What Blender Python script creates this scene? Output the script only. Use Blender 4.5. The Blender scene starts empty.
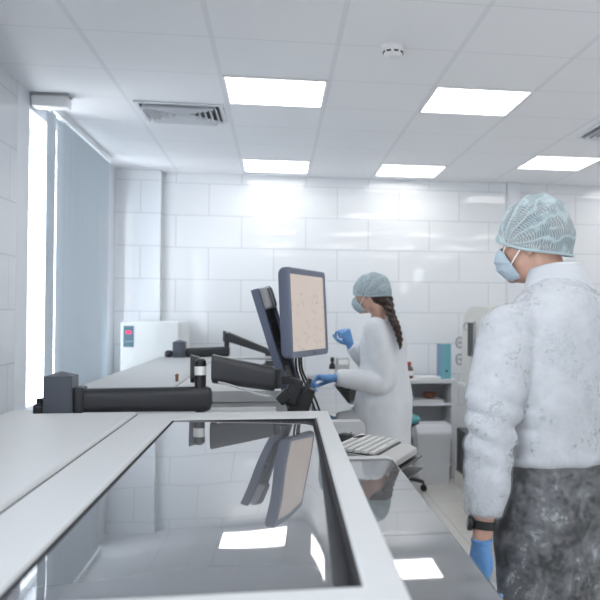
import bpy, bmesh, math, random
from mathutils import Vector as V, Matrix, noise as mnoise
random.seed(7)
SC = bpy.context.scene
COL = SC.collection
PI = math.pi
CAMZ = 1.5
CEIL = 2.81

# ------------------------------------------------------------------ materials
def nt(name):
    m = bpy.data.materials.new(name); m.use_nodes = True
    return m, m.node_tree, m.node_tree.nodes['Principled BSDF']

def mat(name, col, rough=.5, spec=.5, metal=0., emit=None, estr=0., coat=0., noise=0., nscale=30., bump=0., bscale=60., trans=0., ior=1.5):
    m, t, b = nt(name)
    b.inputs['Base Color'].default_value = (*col, 1)
    b.inputs['Roughness'].default_value = rough
    b.inputs['Specular IOR Level'].default_value = spec
    b.inputs['Metallic'].default_value = metal
    b.inputs['Coat Weight'].default_value = coat
    b.inputs['Coat Roughness'].default_value = .03
    b.inputs['Transmission Weight'].default_value = trans
    b.inputs['IOR'].default_value = ior
    if emit:
        b.inputs['Emission Color'].default_value = (*emit, 1)
        b.inputs['Emission Strength'].default_value = estr
    tc = t.nodes.new('ShaderNodeTexCoord')
    if noise:
        n = t.nodes.new('ShaderNodeTexNoise'); n.inputs['Scale'].default_value = nscale; n.inputs['Detail'].default_value = 5
        t.links.new(tc.outputs['Object'], n.inputs['Vector'])
        r = t.nodes.new('ShaderNodeMix'); r.data_type = 'RGBA'
        r.inputs[6].default_value = (*[c*(1-noise) for c in col], 1)
        r.inputs[7].default_value = (*[min(1, c*(1+noise)) for c in col], 1)
        t.links.new(n.outputs['Fac'], r.inputs[0]); t.links.new(r.outputs[2], b.inputs['Base Color'])
    if bump:
        n = t.nodes.new('ShaderNodeTexNoise'); n.inputs['Scale'].default_value = bscale; n.inputs['Detail'].default_value = 4
        t.links.new(tc.outputs['Object'], n.inputs['Vector'])
        bp = t.nodes.new('ShaderNodeBump'); bp.inputs['Strength'].default_value = bump; bp.inputs['Distance'].default_value = .01
        t.links.new(n.outputs['Fac'], bp.inputs['Height']); t.links.new(bp.outputs['Normal'], b.inputs['Normal'])
    return m

def math_node(t, op, a, b=None):
    n = t.nodes.new('ShaderNodeMath'); n.operation = op
    for i, v in enumerate((a, b)):
        if v is None: continue
        if isinstance(v, (int, float)): n.inputs[i].default_value = v
        else: t.links.new(v, n.inputs[i])
    return n.outputs[0]

def tile_mat(name, axis, col, mortar, rough, offx, w=.6, h=.3, off=.5, msize=.0035, zoff=2.415):
    m, t, b = nt(name)
    tc = t.nodes.new('ShaderNodeTexCoord'); sx = t.nodes.new('ShaderNodeSeparateXYZ')
    t.links.new(tc.outputs['Object'], sx.inputs[0])
    cx = t.nodes.new('ShaderNodeCombineXYZ')
    src = {'x': ('X', 'Z'), 'y': ('Y', 'Z'), 'f': ('X', 'Y')}[axis]
    t.links.new(math_node(t, 'ADD', sx.outputs[src[0]], offx), cx.inputs['X'])
    t.links.new(math_node(t, 'ADD', sx.outputs[src[1]], 9 - zoff), cx.inputs['Y'])
    br = t.nodes.new('ShaderNodeTexBrick')
    br.offset = off; br.offset_frequency = 2; br.squash = 1
    br.inputs['Scale'].default_value = 1
    br.inputs['Brick Width'].default_value = w; br.inputs['Row Height'].default_value = h
    br.inputs['Mortar Size'].default_value = msize; br.inputs['Mortar Smooth'].default_value = .2
    br.inputs['Bias'].default_value = 0
    br.inputs['Color1'].default_value = (*col, 1); br.inputs['Color2'].default_value = (*[c*.97 for c in col], 1)
    br.inputs['Mortar'].default_value = (*mortar, 1)
    t.links.new(cx.outputs[0], br.inputs['Vector'])
    t.links.new(br.outputs['Color'], b.inputs['Base Color'])
    b.inputs['Roughness'].default_value = rough
    bp = t.nodes.new('ShaderNodeBump'); bp.inputs['Strength'].default_value = .3; bp.inputs['Distance'].default_value = .002; bp.invert = True
    n = t.nodes.new('ShaderNodeTexNoise'); n.inputs['Scale'].default_value = 2.2; n.inputs['Detail'].default_value = 1
    t.links.new(tc.outputs['Object'], n.inputs['Vector'])
    hgt = math_node(t, 'ADD', br.outputs['Fac'], math_node(t, 'MULTIPLY', n.outputs['Fac'], 1.2))
    t.links.new(hgt, bp.inputs['Height']); t.links.new(bp.outputs['Normal'], b.inputs['Normal'])
    return m

def ceiling_mat():
    m, t, b = nt('ceiling_tiles')
    tc = t.nodes.new('ShaderNodeTexCoord'); sx = t.nodes.new('ShaderNodeSeparateXYZ')
    t.links.new(tc.outputs['Object'], sx.inputs[0])
    def line(out, off, half):
        a = math_node(t, 'ADD', out, off + 60)
        a = math_node(t, 'MODULO', a, .6)
        a = math_node(t, 'ABSOLUTE', math_node(t, 'SUBTRACT', a, .3))
        return math_node(t, 'GREATER_THAN', a, .3 - half)
    lx = line(sx.outputs['X'], .318, .013)
    ly = line(sx.outputs['Y'], -3.862, .004)
    mx = t.nodes.new('ShaderNodeMix'); mx.data_type = 'RGBA'
    n = t.nodes.new('ShaderNodeTexNoise'); n.inputs['Scale'].default_value = 90
    t.links.new(tc.outputs['Object'], n.inputs['Vector'])
    base = t.nodes.new('ShaderNodeMix'); base.data_type = 'RGBA'
    base.inputs[6].default_value = (.86, .87, .905, 1); base.inputs[7].default_value = (.90, .91, .935, 1)
    t.links.new(n.outputs['Fac'], base.inputs[0])
    t.links.new(base.outputs[2], mx.inputs[6]); mx.inputs[7].default_value = (.80, .81, .85, 1)
    t.links.new(lx, mx.inputs[0])
    m2 = t.nodes.new('ShaderNodeMix'); m2.data_type = 'RGBA'
    t.links.new(mx.outputs[2], m2.inputs[6]); m2.inputs[7].default_value = (.74, .755, .80, 1)
    t.links.new(ly, m2.inputs[0]); t.links.new(m2.outputs[2], b.inputs['Base Color'])
    b.inputs['Roughness'].default_value = .6
    return m

def sheer_mat(name, col, lo, hi, scale, fibre=True):
    """thin nonwoven cloth: some of the light goes straight through between the fibres"""
    m, t, b = nt(name)
    out = t.nodes['Material Output']
    tc = t.nodes.new('ShaderNodeTexCoord')
    n = t.nodes.new('ShaderNodeTexNoise'); n.inputs['Scale'].default_value = scale; n.inputs['Detail'].default_value = 9; n.inputs['Roughness'].default_value = .72
    n.inputs['Distortion'].default_value = .25
    t.links.new(tc.outputs['Object'], n.inputs['Vector'])
    n2 = t.nodes.new('ShaderNodeTexNoise'); n2.inputs['Scale'].default_value = scale*6; n2.inputs['Detail'].default_value = 6; n2.inputs['Roughness'].default_value = .7
    n2.inputs['Distortion'].default_value = .5
    t.links.new(tc.outputs['Object'], n2.inputs['Vector'])
    f = math_node(t, 'ADD', math_node(t, 'MULTIPLY', n.outputs['Fac'], .7), math_node(t, 'MULTIPLY', n2.outputs['Fac'], .3))
    mr = t.nodes.new('ShaderNodeMapRange'); mr.inputs[1].default_value = .43; mr.inputs[2].default_value = .64
    mr.inputs[3].default_value = lo; mr.inputs[4].default_value = hi
    t.links.new(f, mr.inputs[0])
    b.inputs['Base Color'].default_value = (*col, 1); b.inputs['Roughness'].default_value = .75
    b.inputs['Specular IOR Level'].default_value = .2
    bp = t.nodes.new('ShaderNodeBump'); bp.inputs['Strength'].default_value = .03; bp.inputs['Distance'].default_value = .004
    t.links.new(n.outputs['Fac'], bp.inputs['Height']); t.links.new(bp.outputs['Normal'], b.inputs['Normal'])
    tr = t.nodes.new('ShaderNodeBsdfTransparent'); mx = t.nodes.new('ShaderNodeMixShader')
    t.links.new(mr.outputs[0], mx.inputs[0]); t.links.new(tr.outputs[0], mx.inputs[1]); t.links.new(b.outputs[0], mx.inputs[2])
    t.links.new(mx.outputs[0], out.inputs['Surface'])
    return m

def net_mat(name, col, lo=.45, hi=.95, fine=60., bands=9.):
    """crinkled hair net: UV = (along the pleats, across the head)"""
    m, t, b = nt(name)
    out = t.nodes['Material Output']
    uv = t.nodes.new('ShaderNodeTexCoord'); sx = t.nodes.new('ShaderNodeSeparateXYZ')
    t.links.new(uv.outputs['UV'], sx.inputs[0])
    nz = t.nodes.new('ShaderNodeTexNoise'); nz.inputs['Scale'].default_value = 9; nz.inputs['Detail'].default_value = 4
    t.links.new(uv.outputs['UV'], nz.inputs['Vector'])
    a = math_node(t, 'ADD', math_node(t, 'MULTIPLY', sx.outputs['Y'], fine*2*PI), math_node(t, 'MULTIPLY', nz.outputs['Fac'], 30.))
    wv = math_node(t, 'ADD', math_node(t, 'MULTIPLY', math_node(t, 'SINE', a), .5), .5)
    c = math_node(t, 'ADD', math_node(t, 'MULTIPLY', sx.outputs['X'], bands*2*PI), math_node(t, 'MULTIPLY', nz.outputs['Fac'], 13.))
    wb = math_node(t, 'ADD', math_node(t, 'MULTIPLY', math_node(t, 'SINE', c), .5), .5)
    wb = math_node(t, 'POWER', wb, 2.5)
    nb = t.nodes.new('ShaderNodeTexNoise'); nb.inputs['Scale'].default_value = 5
    t.links.new(uv.outputs['UV'], nb.inputs['Vector'])
    f = math_node(t, 'MAXIMUM', math_node(t, 'MULTIPLY', wv, .75), wb)
    f = math_node(t, 'ADD', math_node(t, 'MULTIPLY', f, .75), math_node(t, 'MULTIPLY', nb.outputs['Fac'], .35))
    mr = t.nodes.new('ShaderNodeMapRange'); mr.inputs[1].default_value = .15; mr.inputs[2].default_value = .85
    mr.inputs[3].default_value = lo; mr.inputs[4].default_value = hi
    t.links.new(f, mr.inputs[0])
    b.inputs['Base Color'].default_value = (*col, 1); b.inputs['Roughness'].default_value = .7
    bp = t.nodes.new('ShaderNodeBump'); bp.inputs['Strength'].default_value = .5; bp.inputs['Distance'].default_value = .004
    t.links.new(f, bp.inputs['Height']); t.links.new(bp.outputs['Normal'], b.inputs['Normal'])
    tr = t.nodes.new('ShaderNodeBsdfTransparent'); mx = t.nodes.new('ShaderNodeMixShader')
    t.links.new(mr.outputs[0], mx.inputs[0]); t.links.new(tr.outputs[0], mx.inputs[1]); t.links.new(b.outputs[0], mx.inputs[2])
    t.links.new(mx.outputs[0], out.inputs['Surface'])
    return m

def pane_mat():
    m, t, b = nt('window_pane_glass')
    out = t.nodes['Material Output']
    tr = t.nodes.new('ShaderNodeBsdfTransparent'); gl = t.nodes.new('ShaderNodeBsdfGlossy'); gl.inputs['Roughness'].default_value = .02
    mx = t.nodes.new('ShaderNodeMixShader')
    mx.inputs[0].default_value = .06; t.links.new(tr.outputs[0], mx.inputs[1]); t.links.new(gl.outputs[0], mx.inputs[2])
    t.links.new(mx.outputs[0], out.inputs['Surface'])
    return m

def blind_mat():
    m, t, b = nt('blind_fabric')
    out = t.nodes['Material Output']
    b.inputs['Base Color'].default_value = (.60, .655, .70, 1); b.inputs['Roughness'].default_value = .8
    tl = t.nodes.new('ShaderNodeBsdfTranslucent'); tl.inputs['Color'].default_value = (.50, .62, .72, 1)
    mx = t.nodes.new('ShaderNodeMixShader'); mx.inputs[0].default_value = .12
    t.links.new(b.outputs[0], mx.inputs[1]); t.links.new(tl.outputs[0], mx.inputs[2])
    t.links.new(mx.outputs[0], out.inputs['Surface'])
    return m

def screen_mat():
    """a backlit screen of pale peach with a grid of faint marks and a lighter bar along the bottom (UV over the screen)"""
    m, t, b = nt('screen_image')
    tc = t.nodes.new('ShaderNodeTexCoord'); sx = t.nodes.new('ShaderNodeSeparateXYZ')
    t.links.new(tc.outputs['UV'], sx.inputs[0])
    mp = t.nodes.new('ShaderNodeMapping'); mp.inputs['Scale'].default_value = (22, 16, 1)
    t.links.new(tc.outputs['UV'], mp.inputs[0])
    vo = t.nodes.new('ShaderNodeTexVoronoi'); vo.distance = 'CHEBYCHEV'; vo.inputs['Scale'].default_value = 1
    t.links.new(mp.outputs[0], vo.inputs['Vector'])
    n = t.nodes.new('ShaderNodeTexNoise'); n.inputs['Scale'].default_value = 5
    t.links.new(tc.outputs['UV'], n.inputs['Vector'])
    mark = math_node(t, 'MULTIPLY', math_node(t, 'LESS_THAN', vo.outputs['Distance'], .26), math_node(t, 'GREATER_THAN', n.outputs['Fac'], .49))
    mark = math_node(t, 'MULTIPLY', mark, math_node(t, 'LESS_THAN', sx.outputs['Y'], .72))
    a = t.nodes.new('ShaderNodeMix'); a.data_type = 'RGBA'
    a.inputs[6].default_value = (.62, .53, .47, 1); a.inputs[7].default_value = (.46, .405, .375, 1)
    t.links.new(mark, a.inputs[0])
    bar = t.nodes.new('ShaderNodeMix'); bar.data_type = 'RGBA'
    t.links.new(math_node(t, 'LESS_THAN', sx.outputs['Y'], .075), bar.inputs[0])
    t.links.new(a.outputs[2], bar.inputs[6]); bar.inputs[7].default_value = (.52, .50, .48, 1)
    b.inputs['Base Color'].default_value = (.05, .05, .05, 1); b.inputs['Roughness'].default_value = .25
    t.links.new(bar.outputs[2], b.inputs['Emission Color']); b.inputs['Emission Strength'].default_value = .52
    return m

M = {}
M['wall'] = tile_mat('white_wall_tiles', 'x', (.79, .81, .835), (.56, .575, .615), .03, -.5628 + .3 + 6)
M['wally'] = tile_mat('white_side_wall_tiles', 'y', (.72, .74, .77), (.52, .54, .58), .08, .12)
M['plain'] = mat('white_wall_paint', (.74, .76, .80), .35)
M['floor'] = tile_mat('beige_floor_tiles', 'f', (.72, .70, .66), (.52, .51, .49), .18, .1, w=.45, h=.45, off=0, msize=.004, zoff=0)
M['ceiling'] = ceiling_mat()
M['machine'] = mat('white_machine_enamel', (.53, .545, .552), .5, .3, noise=.012, nscale=6)
M['machine_shade'] = mat('pale_grey_machine_enamel', (.66, .67, .72), .3)
M['smoke'] = mat('smoked_glossy_glass', (.125, .13, .14), .012, .75, ior=1.55, coat=.25)
M['smoke2'] = mat('smoked_glossy_cover', (.15, .156, .165), .02, .8, ior=1.55, coat=.2, noise=.05, nscale=4)
M['gasket'] = mat('black_rubber_seal', (.02, .02, .024), .7, .2)
M['groove'] = mat('dark_gap', (.05, .05, .055), .6)
M['slate'] = mat('slate_grey_plastic', (.105, .125, .185), .38, bump=.05, bscale=300)
M['charcoal'] = mat('charcoal_plastic', (.022, .023, .028), .33, bump=.04, bscale=300)
M['post'] = mat('dark_grey_cast_metal', (.075, .085, .11), .42, bump=.08, bscale=250)
M['black'] = mat('black_plastic', (.012, .012, .014), .35)
M['rubber'] = mat('black_cable_rubber', (.015, .015, .017), .5)
M['steel'] = mat('brushed_steel', (.55, .56, .58), .28, metal=1.)
M['label'] = mat('white_paper_label', (.8, .8, .78), .5)
M['bezel'] = mat('blue_grey_monitor_plastic', (.13, .15, .215), .35)
M['finned'] = mat('grey_finned_plastic', (.32, .32, .33), .45)
M['screen'] = screen_mat()
M['kb'] = mat('grey_white_keyboard_plastic', (.44, .44, .44), .45)
M['key'] = mat('white_keycaps', (.62, .62, .61), .45)
M['lamp'] = mat('lamp_diffuser', (.9, .9, .9), .5, emit=(1., .99, .975), estr=3.9)
M['lampframe'] = mat('white_lamp_frame', (.86, .86, .87), .4)
M['vent'] = mat('white_vent_metal', (.74, .76, .80), .45)
M['ventdark'] = mat('dark_duct', (.10, .10, .11), .7)
M['plastic'] = mat('white_plastic', (.82, .82, .83), .4)
M['darkslot'] = mat('dark_slot', (.02, .02, .02), .5)
M['pane'] = pane_mat()
M['blind'] = blind_mat()
M['rail'] = mat('white_rail_metal', (.82, .84, .86), .35)
M['device'] = mat('cream_white_device_casing', (.76, .79, .79), .4)
M['device_side'] = M['device']
M['devpanel'] = mat('teal_grey_control_panel', (.09, .19, .25), .35)
M['red'] = mat('red_lit_display', (.3, .02, .05), .3, emit=(.9, .03, .12), estr=.9)
M['melamine'] = mat('white_melamine_board', (.74, .75, .77), .4)
M['melgrey'] = mat('grey_back_board', (.50, .51, .54), .5)
M['teal'] = mat('teal_binder_cardboard', (.19, .47, .54), .5)
M['navy'] = mat('dark_blue_binder_edge', (.16, .27, .42), .5)
M['amber'] = mat('brown_bottle_glass', (.10, .05, .03), .12, coat=.4)
M['redcap'] = mat('red_bottle_cap', (.38, .05, .04), .4)
M['paper'] = mat('white_paper', (.8, .8, .8), .7)
M['brown'] = mat('brown_ceramic', (.22, .09, .05), .35)
M['bin'] = mat('white_bin_plastic', (.74, .75, .78), .4)
M['seat'] = mat('teal_seat_vinyl', (.10, .40, .42), .45)
M['beige'] = mat('beige_instrument_casing', (.70, .69, .65), .4)
M['greydev'] = mat('grey_device_plastic', (.42, .43, .45), .4)
M['skin'] = mat('skin', (.56, .33, .25), .5, noise=.08, nscale=18)
M['skinw'] = mat('fair_skin', (.60, .37, .29), .5, noise=.06, nscale=18)
M['hair_dark'] = mat('dark_hair', (.03, .03, .034), .55, bump=.5, bscale=120)
M['hair_brown'] = mat('dark_brown_hair', (.035, .018, .013), .42, bump=.6, bscale=160)
M['coat'] = sheer_mat('sheer_white_nonwoven_coat', (.58, .60, .635), .07, .52, 11.)
M['cuffs'] = M['coat']
M['coatw'] = sheer_mat('white_nonwoven_coat', (.70, .72, .755), .93, 1., 16.)
M['shirt'] = mat('white_cotton_shirt', (.55, .57, .605), .8, bump=.2, bscale=30)
M['trouser'] = mat('black_trouser_cloth', (.014, .014, .017), .8)
M['trouserw'] = mat('white_trouser_cloth', (.66, .68, .72), .8)
M['scrub'] = mat('teal_scrub_cloth', (.22, .58, .66), .8)
M['net'] = net_mat('pale_teal_hair_net', (.40, .49, .52), .40, .95, fine=66., bands=6.)
M['netw'] = net_mat('grey_teal_hair_net', (.36, .44, .48), .72, .99, fine=30, bands=5)
M['netband'] = mat('teal_elastic_band', (.40, .51, .55), .7, bump=.5, bscale=200)
M['mask'] = mat('pale_blue_face_mask', (.40, .485, .55), .8, bump=.12, bscale=90)
M['loop'] = mat('white_elastic_loop', (.85, .85, .86), .7)
M['glove'] = mat('blue_nitrile_glove', (.125, .30, .60), .42, bump=.25, bscale=110)
M['shoe'] = mat('dark_shoe', (.03, .03, .032), .5)
M['shoew'] = mat('white_clog', (.8, .8, .8), .5)
M['eye'] = mat('eye_white', (.75, .74, .72), .15)
M['iris'] = mat('dark_iris', (.05, .035, .025), .1)
M['lip'] = mat('lip', (.45, .19, .17), .45)
M['watchglass'] = mat('watch_glass', (.01, .01, .012), .05, coat=1.)

# ------------------------------------------------------------------ mesh helpers
def NB(): return bmesh.new()

def box(bm, x0, x1, y0, y1, z0, z1, bev=0., seg=2, rot=None):
    g = bmesh.ops.create_cube(bm, size=1)
    vs = g['verts']
    bmesh.ops.scale(bm, vec=(x1-x0, y1-y0, z1-z0), verts=vs)
    bmesh.ops.translate(bm, vec=((x0+x1)/2, (y0+y1)/2, (z0+z1)/2), verts=vs)
    if bev:
        es = list({e for v in vs for e in v.link_edges})
        r = bmesh.ops.bevel(bm, geom=es, offset=bev, segments=seg, affect='EDGES', profile=.5)
        vs = r['verts'] if not r['verts'] else list({v for f in r['faces'] for v in f.verts} | set(v for v in vs if v.is_valid))
    return vs

def xf(bm, vs, mtx):
    for v in vs:
        if v.is_valid: v.co = mtx @ v.co

def obox(bm, c, ax, ay, az, sx, sy, sz, bev=0., seg=2):
    """box with its own axes"""
    n0 = set(bm.verts)
    box(bm, -sx/2, sx/2, -sy/2, sy/2, -sz/2, sz/2, bev, seg)
    m = Matrix((V(ax).normalized(), V(ay).normalized(), V(az).normalized())).transposed().to_4x4()
    m.translation = V(c)
    xf(bm, [v for v in bm.verts if v not in n0], m)

def frame_of(d):
    d = V(d).normalized()
    a = V((0, 0, 1)) if abs(d.z) < .9 else V((1, 0, 0))
    u = d.cross(a).normalized(); w = u.cross(d).normalized()
    return d, u, w

def loft(bm, rings, cap=True, closed=True):
    """rings: lists of points with the same count"""
    R = [[bm.verts.new(p) for p in r] for r in rings]
    n = len(R[0])
    for a, b in zip(R, R[1:]):
        for i in range(n if closed else n-1):
            j = (i+1) % n
            bm.faces.new((a[i], a[j], b[j], b[i]))
    if cap and closed:
        bm.faces.new(R[0][::-1]); bm.faces.new(R[-1])
    return R

def cyl(bm, p0, p1, r0, r1=None, n=20, bev=0.):
    r1 = r0 if r1 is None else r1
    p0, p1 = V(p0), V(p1); d, u, w = frame_of(p1-p0)
    L = (p1-p0).length
    prof = [(0, r0), (L, r1)] if not bev else [(0, r0-bev), (bev*.3, r0-bev*.3), (bev, r0), (L-bev, r1), (L-bev*.3, r1-bev*.3), (L, r1-bev)]
    loft(bm, [[p0 + d*t + (u*math.cos(2*PI*i/n) + w*math.sin(2*PI*i/n))*r for i in range(n)] for t, r in prof])

def lathe(bm, c, prof, n=24):
    c = V(c)
    loft(bm, [[c + V((r*math.cos(2*PI*i/n), r*math.sin(2*PI*i/n), z)) for i in range(n)] for r, z in prof])

def spline(pts, k=8):
    P = [V(p) for p in pts]
    if len(P) < 3: return P
    out = []
    for i in range(len(P)-1):
        p0 = P[max(i-1, 0)]; p1 = P[i]; p2 = P[i+1]; p3 = P[min(i+2, len(P)-1)]
        for s in range(k):
            t = s/k
            out.append(.5*((2*p1) + (p2-p0)*t + (2*p0-5*p1+4*p2-p3)*t*t + (3*p1-p0-3*p2+p3)*t**3))
    out.append(P[-1])
    return out

def tube(bm, pts, r, n=8, smooth=8):
    P = spline(pts, smooth) if smooth else [V(p) for p in pts]
    rs = r if isinstance(r, (list, tuple)) else [r, r]
    rings = []; u = None
    for i, p in enumerate(P):
        d = (P[min(i+1, len(P)-1)] - P[max(i-1, 0)]).normalized()
        if u is None: _, u, _ = frame_of(d)
        u = (u - d*u.dot(d)).normalized(); w = d.cross(u)
        t = i/(len(P)-1)*(len(rs)-1); k = min(int(t), len(rs)-2); rr = rs[k] + (rs[k+1]-rs[k])*(t-k)
        rings.append([p + (u*math.cos(2*PI*a/n) + w*math.sin(2*PI*a/n))*rr for a in range(n)])
    loft(bm, rings)

def blob(bm, c, r, mtx=None, seg=24):
    g = bmesh.ops.create_uvsphere(bm, u_segments=seg, v_segments=max(8, seg*2//3), radius=1)
    rr = (r, r, r) if isinstance(r, (int, float)) else r
    for v in g['verts']:
        p = V((v.co.x*rr[0], v.co.y*rr[1], v.co.z*rr[2]))
        if mtx: p = mtx @ p
        v.co = p + V(c)

def limb(bm, pts, rads, n=20, smooth=6):
    tube(bm, pts, rads, n, smooth)
    blob(bm, pts[0], rads[0]*.98); blob(bm, pts[-1], rads[-1]*.98)

def prism(bm, pts, axis, a, b):
    """extrude a polygon given in the two other axes along axis from a to b"""
    f = {'x': lambda p, t: V((t, p[0], p[1])), 'y': lambda p, t: V((p[0], t, p[1])), 'z': lambda p, t: V((p[0], p[1], t))}[axis]
    loft(bm, [[f(p, a) for p in pts], [f(p, b) for p in pts]])

def wpos(o):
    p = V((0, 0, 0))
    while o: p += o.location; o = o.parent
    return p

def finish(bm, name, m, smooth=True, angle=35):
    bmesh.ops.recalc_face_normals(bm, faces=bm.faces)
    me = bpy.data.meshes.new(name); bm.to_mesh(me); bm.free()
    me.materials.append(m)
    if smooth:
        me.polygons.foreach_set('use_smooth', [True]*len(me.polygons))
        me.set_sharp_from_angle(angle=math.radians(angle))
    return me

def obj(name, bm, m, parent=None, base=None, angle=35, me=None):
    me = me or finish(bm, name, m, angle=angle)
    o = bpy.data.objects.new(name, me); COL.objects.link(o)
    if parent: o.parent = parent; b = wpos(parent)
    else: b = V(base) if base else V((0, 0, 0)); o.location = b
    if b.length: me.transform(Matrix.Translation(-b))
    if bm is not None and angle < 60:
        wn = o.modifiers.new('even_shading', 'WEIGHTED_NORMAL'); wn.keep_sharp = True; wn.weight = 80
    return o

def thing(name, base, label, cat, group=None):
    o = bpy.data.objects.new(name, None); COL.objects.link(o); o.location = base
    o.empty_display_size = .1
    return tag(o, label, cat, group)

def tag(o, label, cat, group=None, kind=None):
    o['label'] = label; o['category'] = cat
    if group: o['group'] = group
    if kind: o['kind'] = kind
    return o

def struct(name, bm, m, parent=None, angle=35):
    o = obj(name, bm, m, parent, angle=angle)
    if not parent: o['kind'] = 'structure'
    return o

def dup(root, loc, label=None, group=None):
    r = root.copy(); COL.objects.link(r); r.location = loc
    if label: r['label'] = label
    if group: r['group'] = group
    for ch in root.children:
        c = ch.copy(); COL.objects.link(c); c.parent = r
        for g in ch.children:
            d = g.copy(); COL.objects.link(d); d.parent = c
    return r

def remeshed(bm, voxel, smooth=4, disp=None, sfac=.5):
    """join overlapping closed pieces into one continuous surface"""
    bmesh.ops.recalc_face_normals(bm, faces=bm.faces)
    me = bpy.data.meshes.new('tmp'); bm.to_mesh(me); bm.free()
    o = bpy.data.objects.new('tmp', me); COL.objects.link(o)
    r = o.modifiers.new('r', 'REMESH'); r.mode = 'VOXEL'; r.voxel_size = voxel
    s = o.modifiers.new('s', 'SMOOTH'); s.iterations = smooth; s.factor = sfac
    for (st, sz) in (disp or []):
        tx = bpy.data.textures.new('folds', 'CLOUDS'); tx.noise_scale = sz; tx.noise_depth = 2
        d = o.modifiers.new('d', 'DISPLACE'); d.texture = tx; d.strength = st; d.mid_level = .5; d.texture_coords = 'LOCAL'
    dg = bpy.context.evaluated_depsgraph_get()
    res = bpy.data.meshes.new_from_object(o.evaluated_get(dg))
    bpy.data.objects.remove(o); bpy.data.meshes.remove(me)
    return res

def robj(name, bm, m, parent, voxel, smooth=4, disp=None, sfac=.5, post=None, folds=None):
    me = remeshed(bm, voxel, smooth, disp, sfac)
    for fo_ in (folds or []):
        nn = [v.normal.copy() for v in me.vertices]
        if callable(fo_):
            for v, n in zip(me.vertices, nn): v.co += n*fo_(v.co)
            continue
        amp, fr, sd = fo_
        for v, n in zip(me.vertices, nn):
            q = V((v.co.x*fr[0]+sd, v.co.y*fr[1]+sd*1.7, v.co.z*fr[2]))
            q += V((0, 0, .0)) + mnoise.noise_vector(q*.6)*.5
            h = mnoise.noise(q); h = .8-1.8*math.sqrt(h*h+.03) if amp < 0 else h+.25
            v.co += n*(abs(amp)*h)
    me.name = name; me.materials.clear(); me.materials.append(m)
    me.polygons.foreach_set('use_smooth', [True]*len(me.polygons))
    if post:
        for v in me.vertices: v.co = post(v.co.copy())
    return obj(name, None, m, parent, me=me)

exec_people = None
# ------------------------------------------------------------------ the room
XL, XR, YB, YF = -1.46, 4.6, 7.667, -4.2
b = NB(); box(b, XL-.3, XR+.15, YF-.15, YB+.15, -.1, 0); struct('floor', b, M['floor'])
b = NB(); box(b, XL-.3, XR+.15, YF-.15, YB+.15, CEIL, CEIL+.1); struct('ceiling', b, M['ceiling'])
b = NB(); box(b, XL-.3, XR+.15, YB, YB+.15, 0, CEIL); struct('wall_back', b, M['wall'])
b = NB(); box(b, XR, XR+.15, YF, YB, 0, CEIL); struct('wall_right', b, M['wally'])
def added_window(n, ax, a0, a1, z0, z1, wall, w0, w1, pos, th):
    """wall with an opening and an unseen window added for its light; ax = 'x': wall runs along x at y = pos, 'y': along y at x = pos"""
    def bx(b, p0, p1, q0, q1, zz0, zz1, bev=0.):
        if ax == 'x': box(b, p0, p1, q0, q1, zz0, zz1, bev)
        else: box(b, q0, q1, p0, p1, zz0, zz1, bev)
    b = NB(); lo, hi = sorted((pos, pos+th))
    bx(b, w0, a0, lo, hi, 0, CEIL); bx(b, a1, w1, lo, hi, 0, CEIL); bx(b, a0, a1, lo, hi, 0, z0); bx(b, a0, a1, lo, hi, z1, CEIL)
    struct(wall, b, M['wall' if ax == 'x' else 'wally'])
    r = bpy.data.objects.new(n, None); COL.objects.link(r); r['kind'] = 'structure'; m_ = pos+th*.6
    r.location = ((a0+a1)/2, m_, z0) if ax == 'x' else (m_, (a0+a1)/2, z0)
    b = NB(); k = max(1, round((a1-a0)/1.2)); h_ = .03 if a1-a0 > .5 else .006
    for i in range(k+1):
        c = a0 + (a1-a0)*i/k; c = min(max(c, a0+h_), a1-h_); bx(b, c-h_, c+h_, m_-h_, m_+h_, z0, z1, h_*.1)
    bx(b, a0, a1, m_-h_, m_+h_, z0, z0+h_*1.6, h_*.1); bx(b, a0, a1, m_-h_, m_+h_, z1-h_*1.6, z1, h_*.1)
    obj('window_frame', b, M['plastic'], r)
    b = NB(); bx(b, a0+.01, a1-.01, m_-.003, m_+.003, z0+.02, z1-.02); obj('pane', b, M['pane'], r)
added_window('window_added_glint_1', 'x', 3.00, 3.24, 2.02, 2.34, 'wall_front', XL-.3, 3.29, YF, -.15)  # unseen opening, added and sized for its glint in the back wall tiles
added_window('window_added_glint_2', 'x', 3.34, 3.60, 2.26, 2.66, 'wall_front', 3.29, XR+.15, YF, -.15)  # second unseen opening, added for the other tile glint
WY0, WY1, WZ0, WZ1 = 5.02, 7.07, .82, 2.71
added_window('window_added_fill', 'y', -3.4, 1.0, .9, 2.6, 'wall_left', YF, 4.80, XL, -.3)  # unseen window added to bring in soft daylight from behind left
b = NB()
box(b, XL-.3, XL, 4.80, WY0, 0, CEIL); box(b, XL-.3, XL, WY1, YB, 0, CEIL)
box(b, XL-.3, XL, WY0, WY1, 0, WZ0); box(b, XL-.3, XL, WY0, WY1, WZ1, CEIL)
struct('trim_1', b, M['plain'])
# tiled pier in the far corner and a slim one on the back wall
b = NB(); box(b, XL+.001, -1.06, 7.56, YB-.0005, 0, CEIL-.001); struct('trim_2', b, M['wall'])
b = NB(); box(b, 2.24, 2.36, 7.60, YB-.0005, 0, CEIL-.001, .004); struct('trim_3', b, M['plain'])
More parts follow.
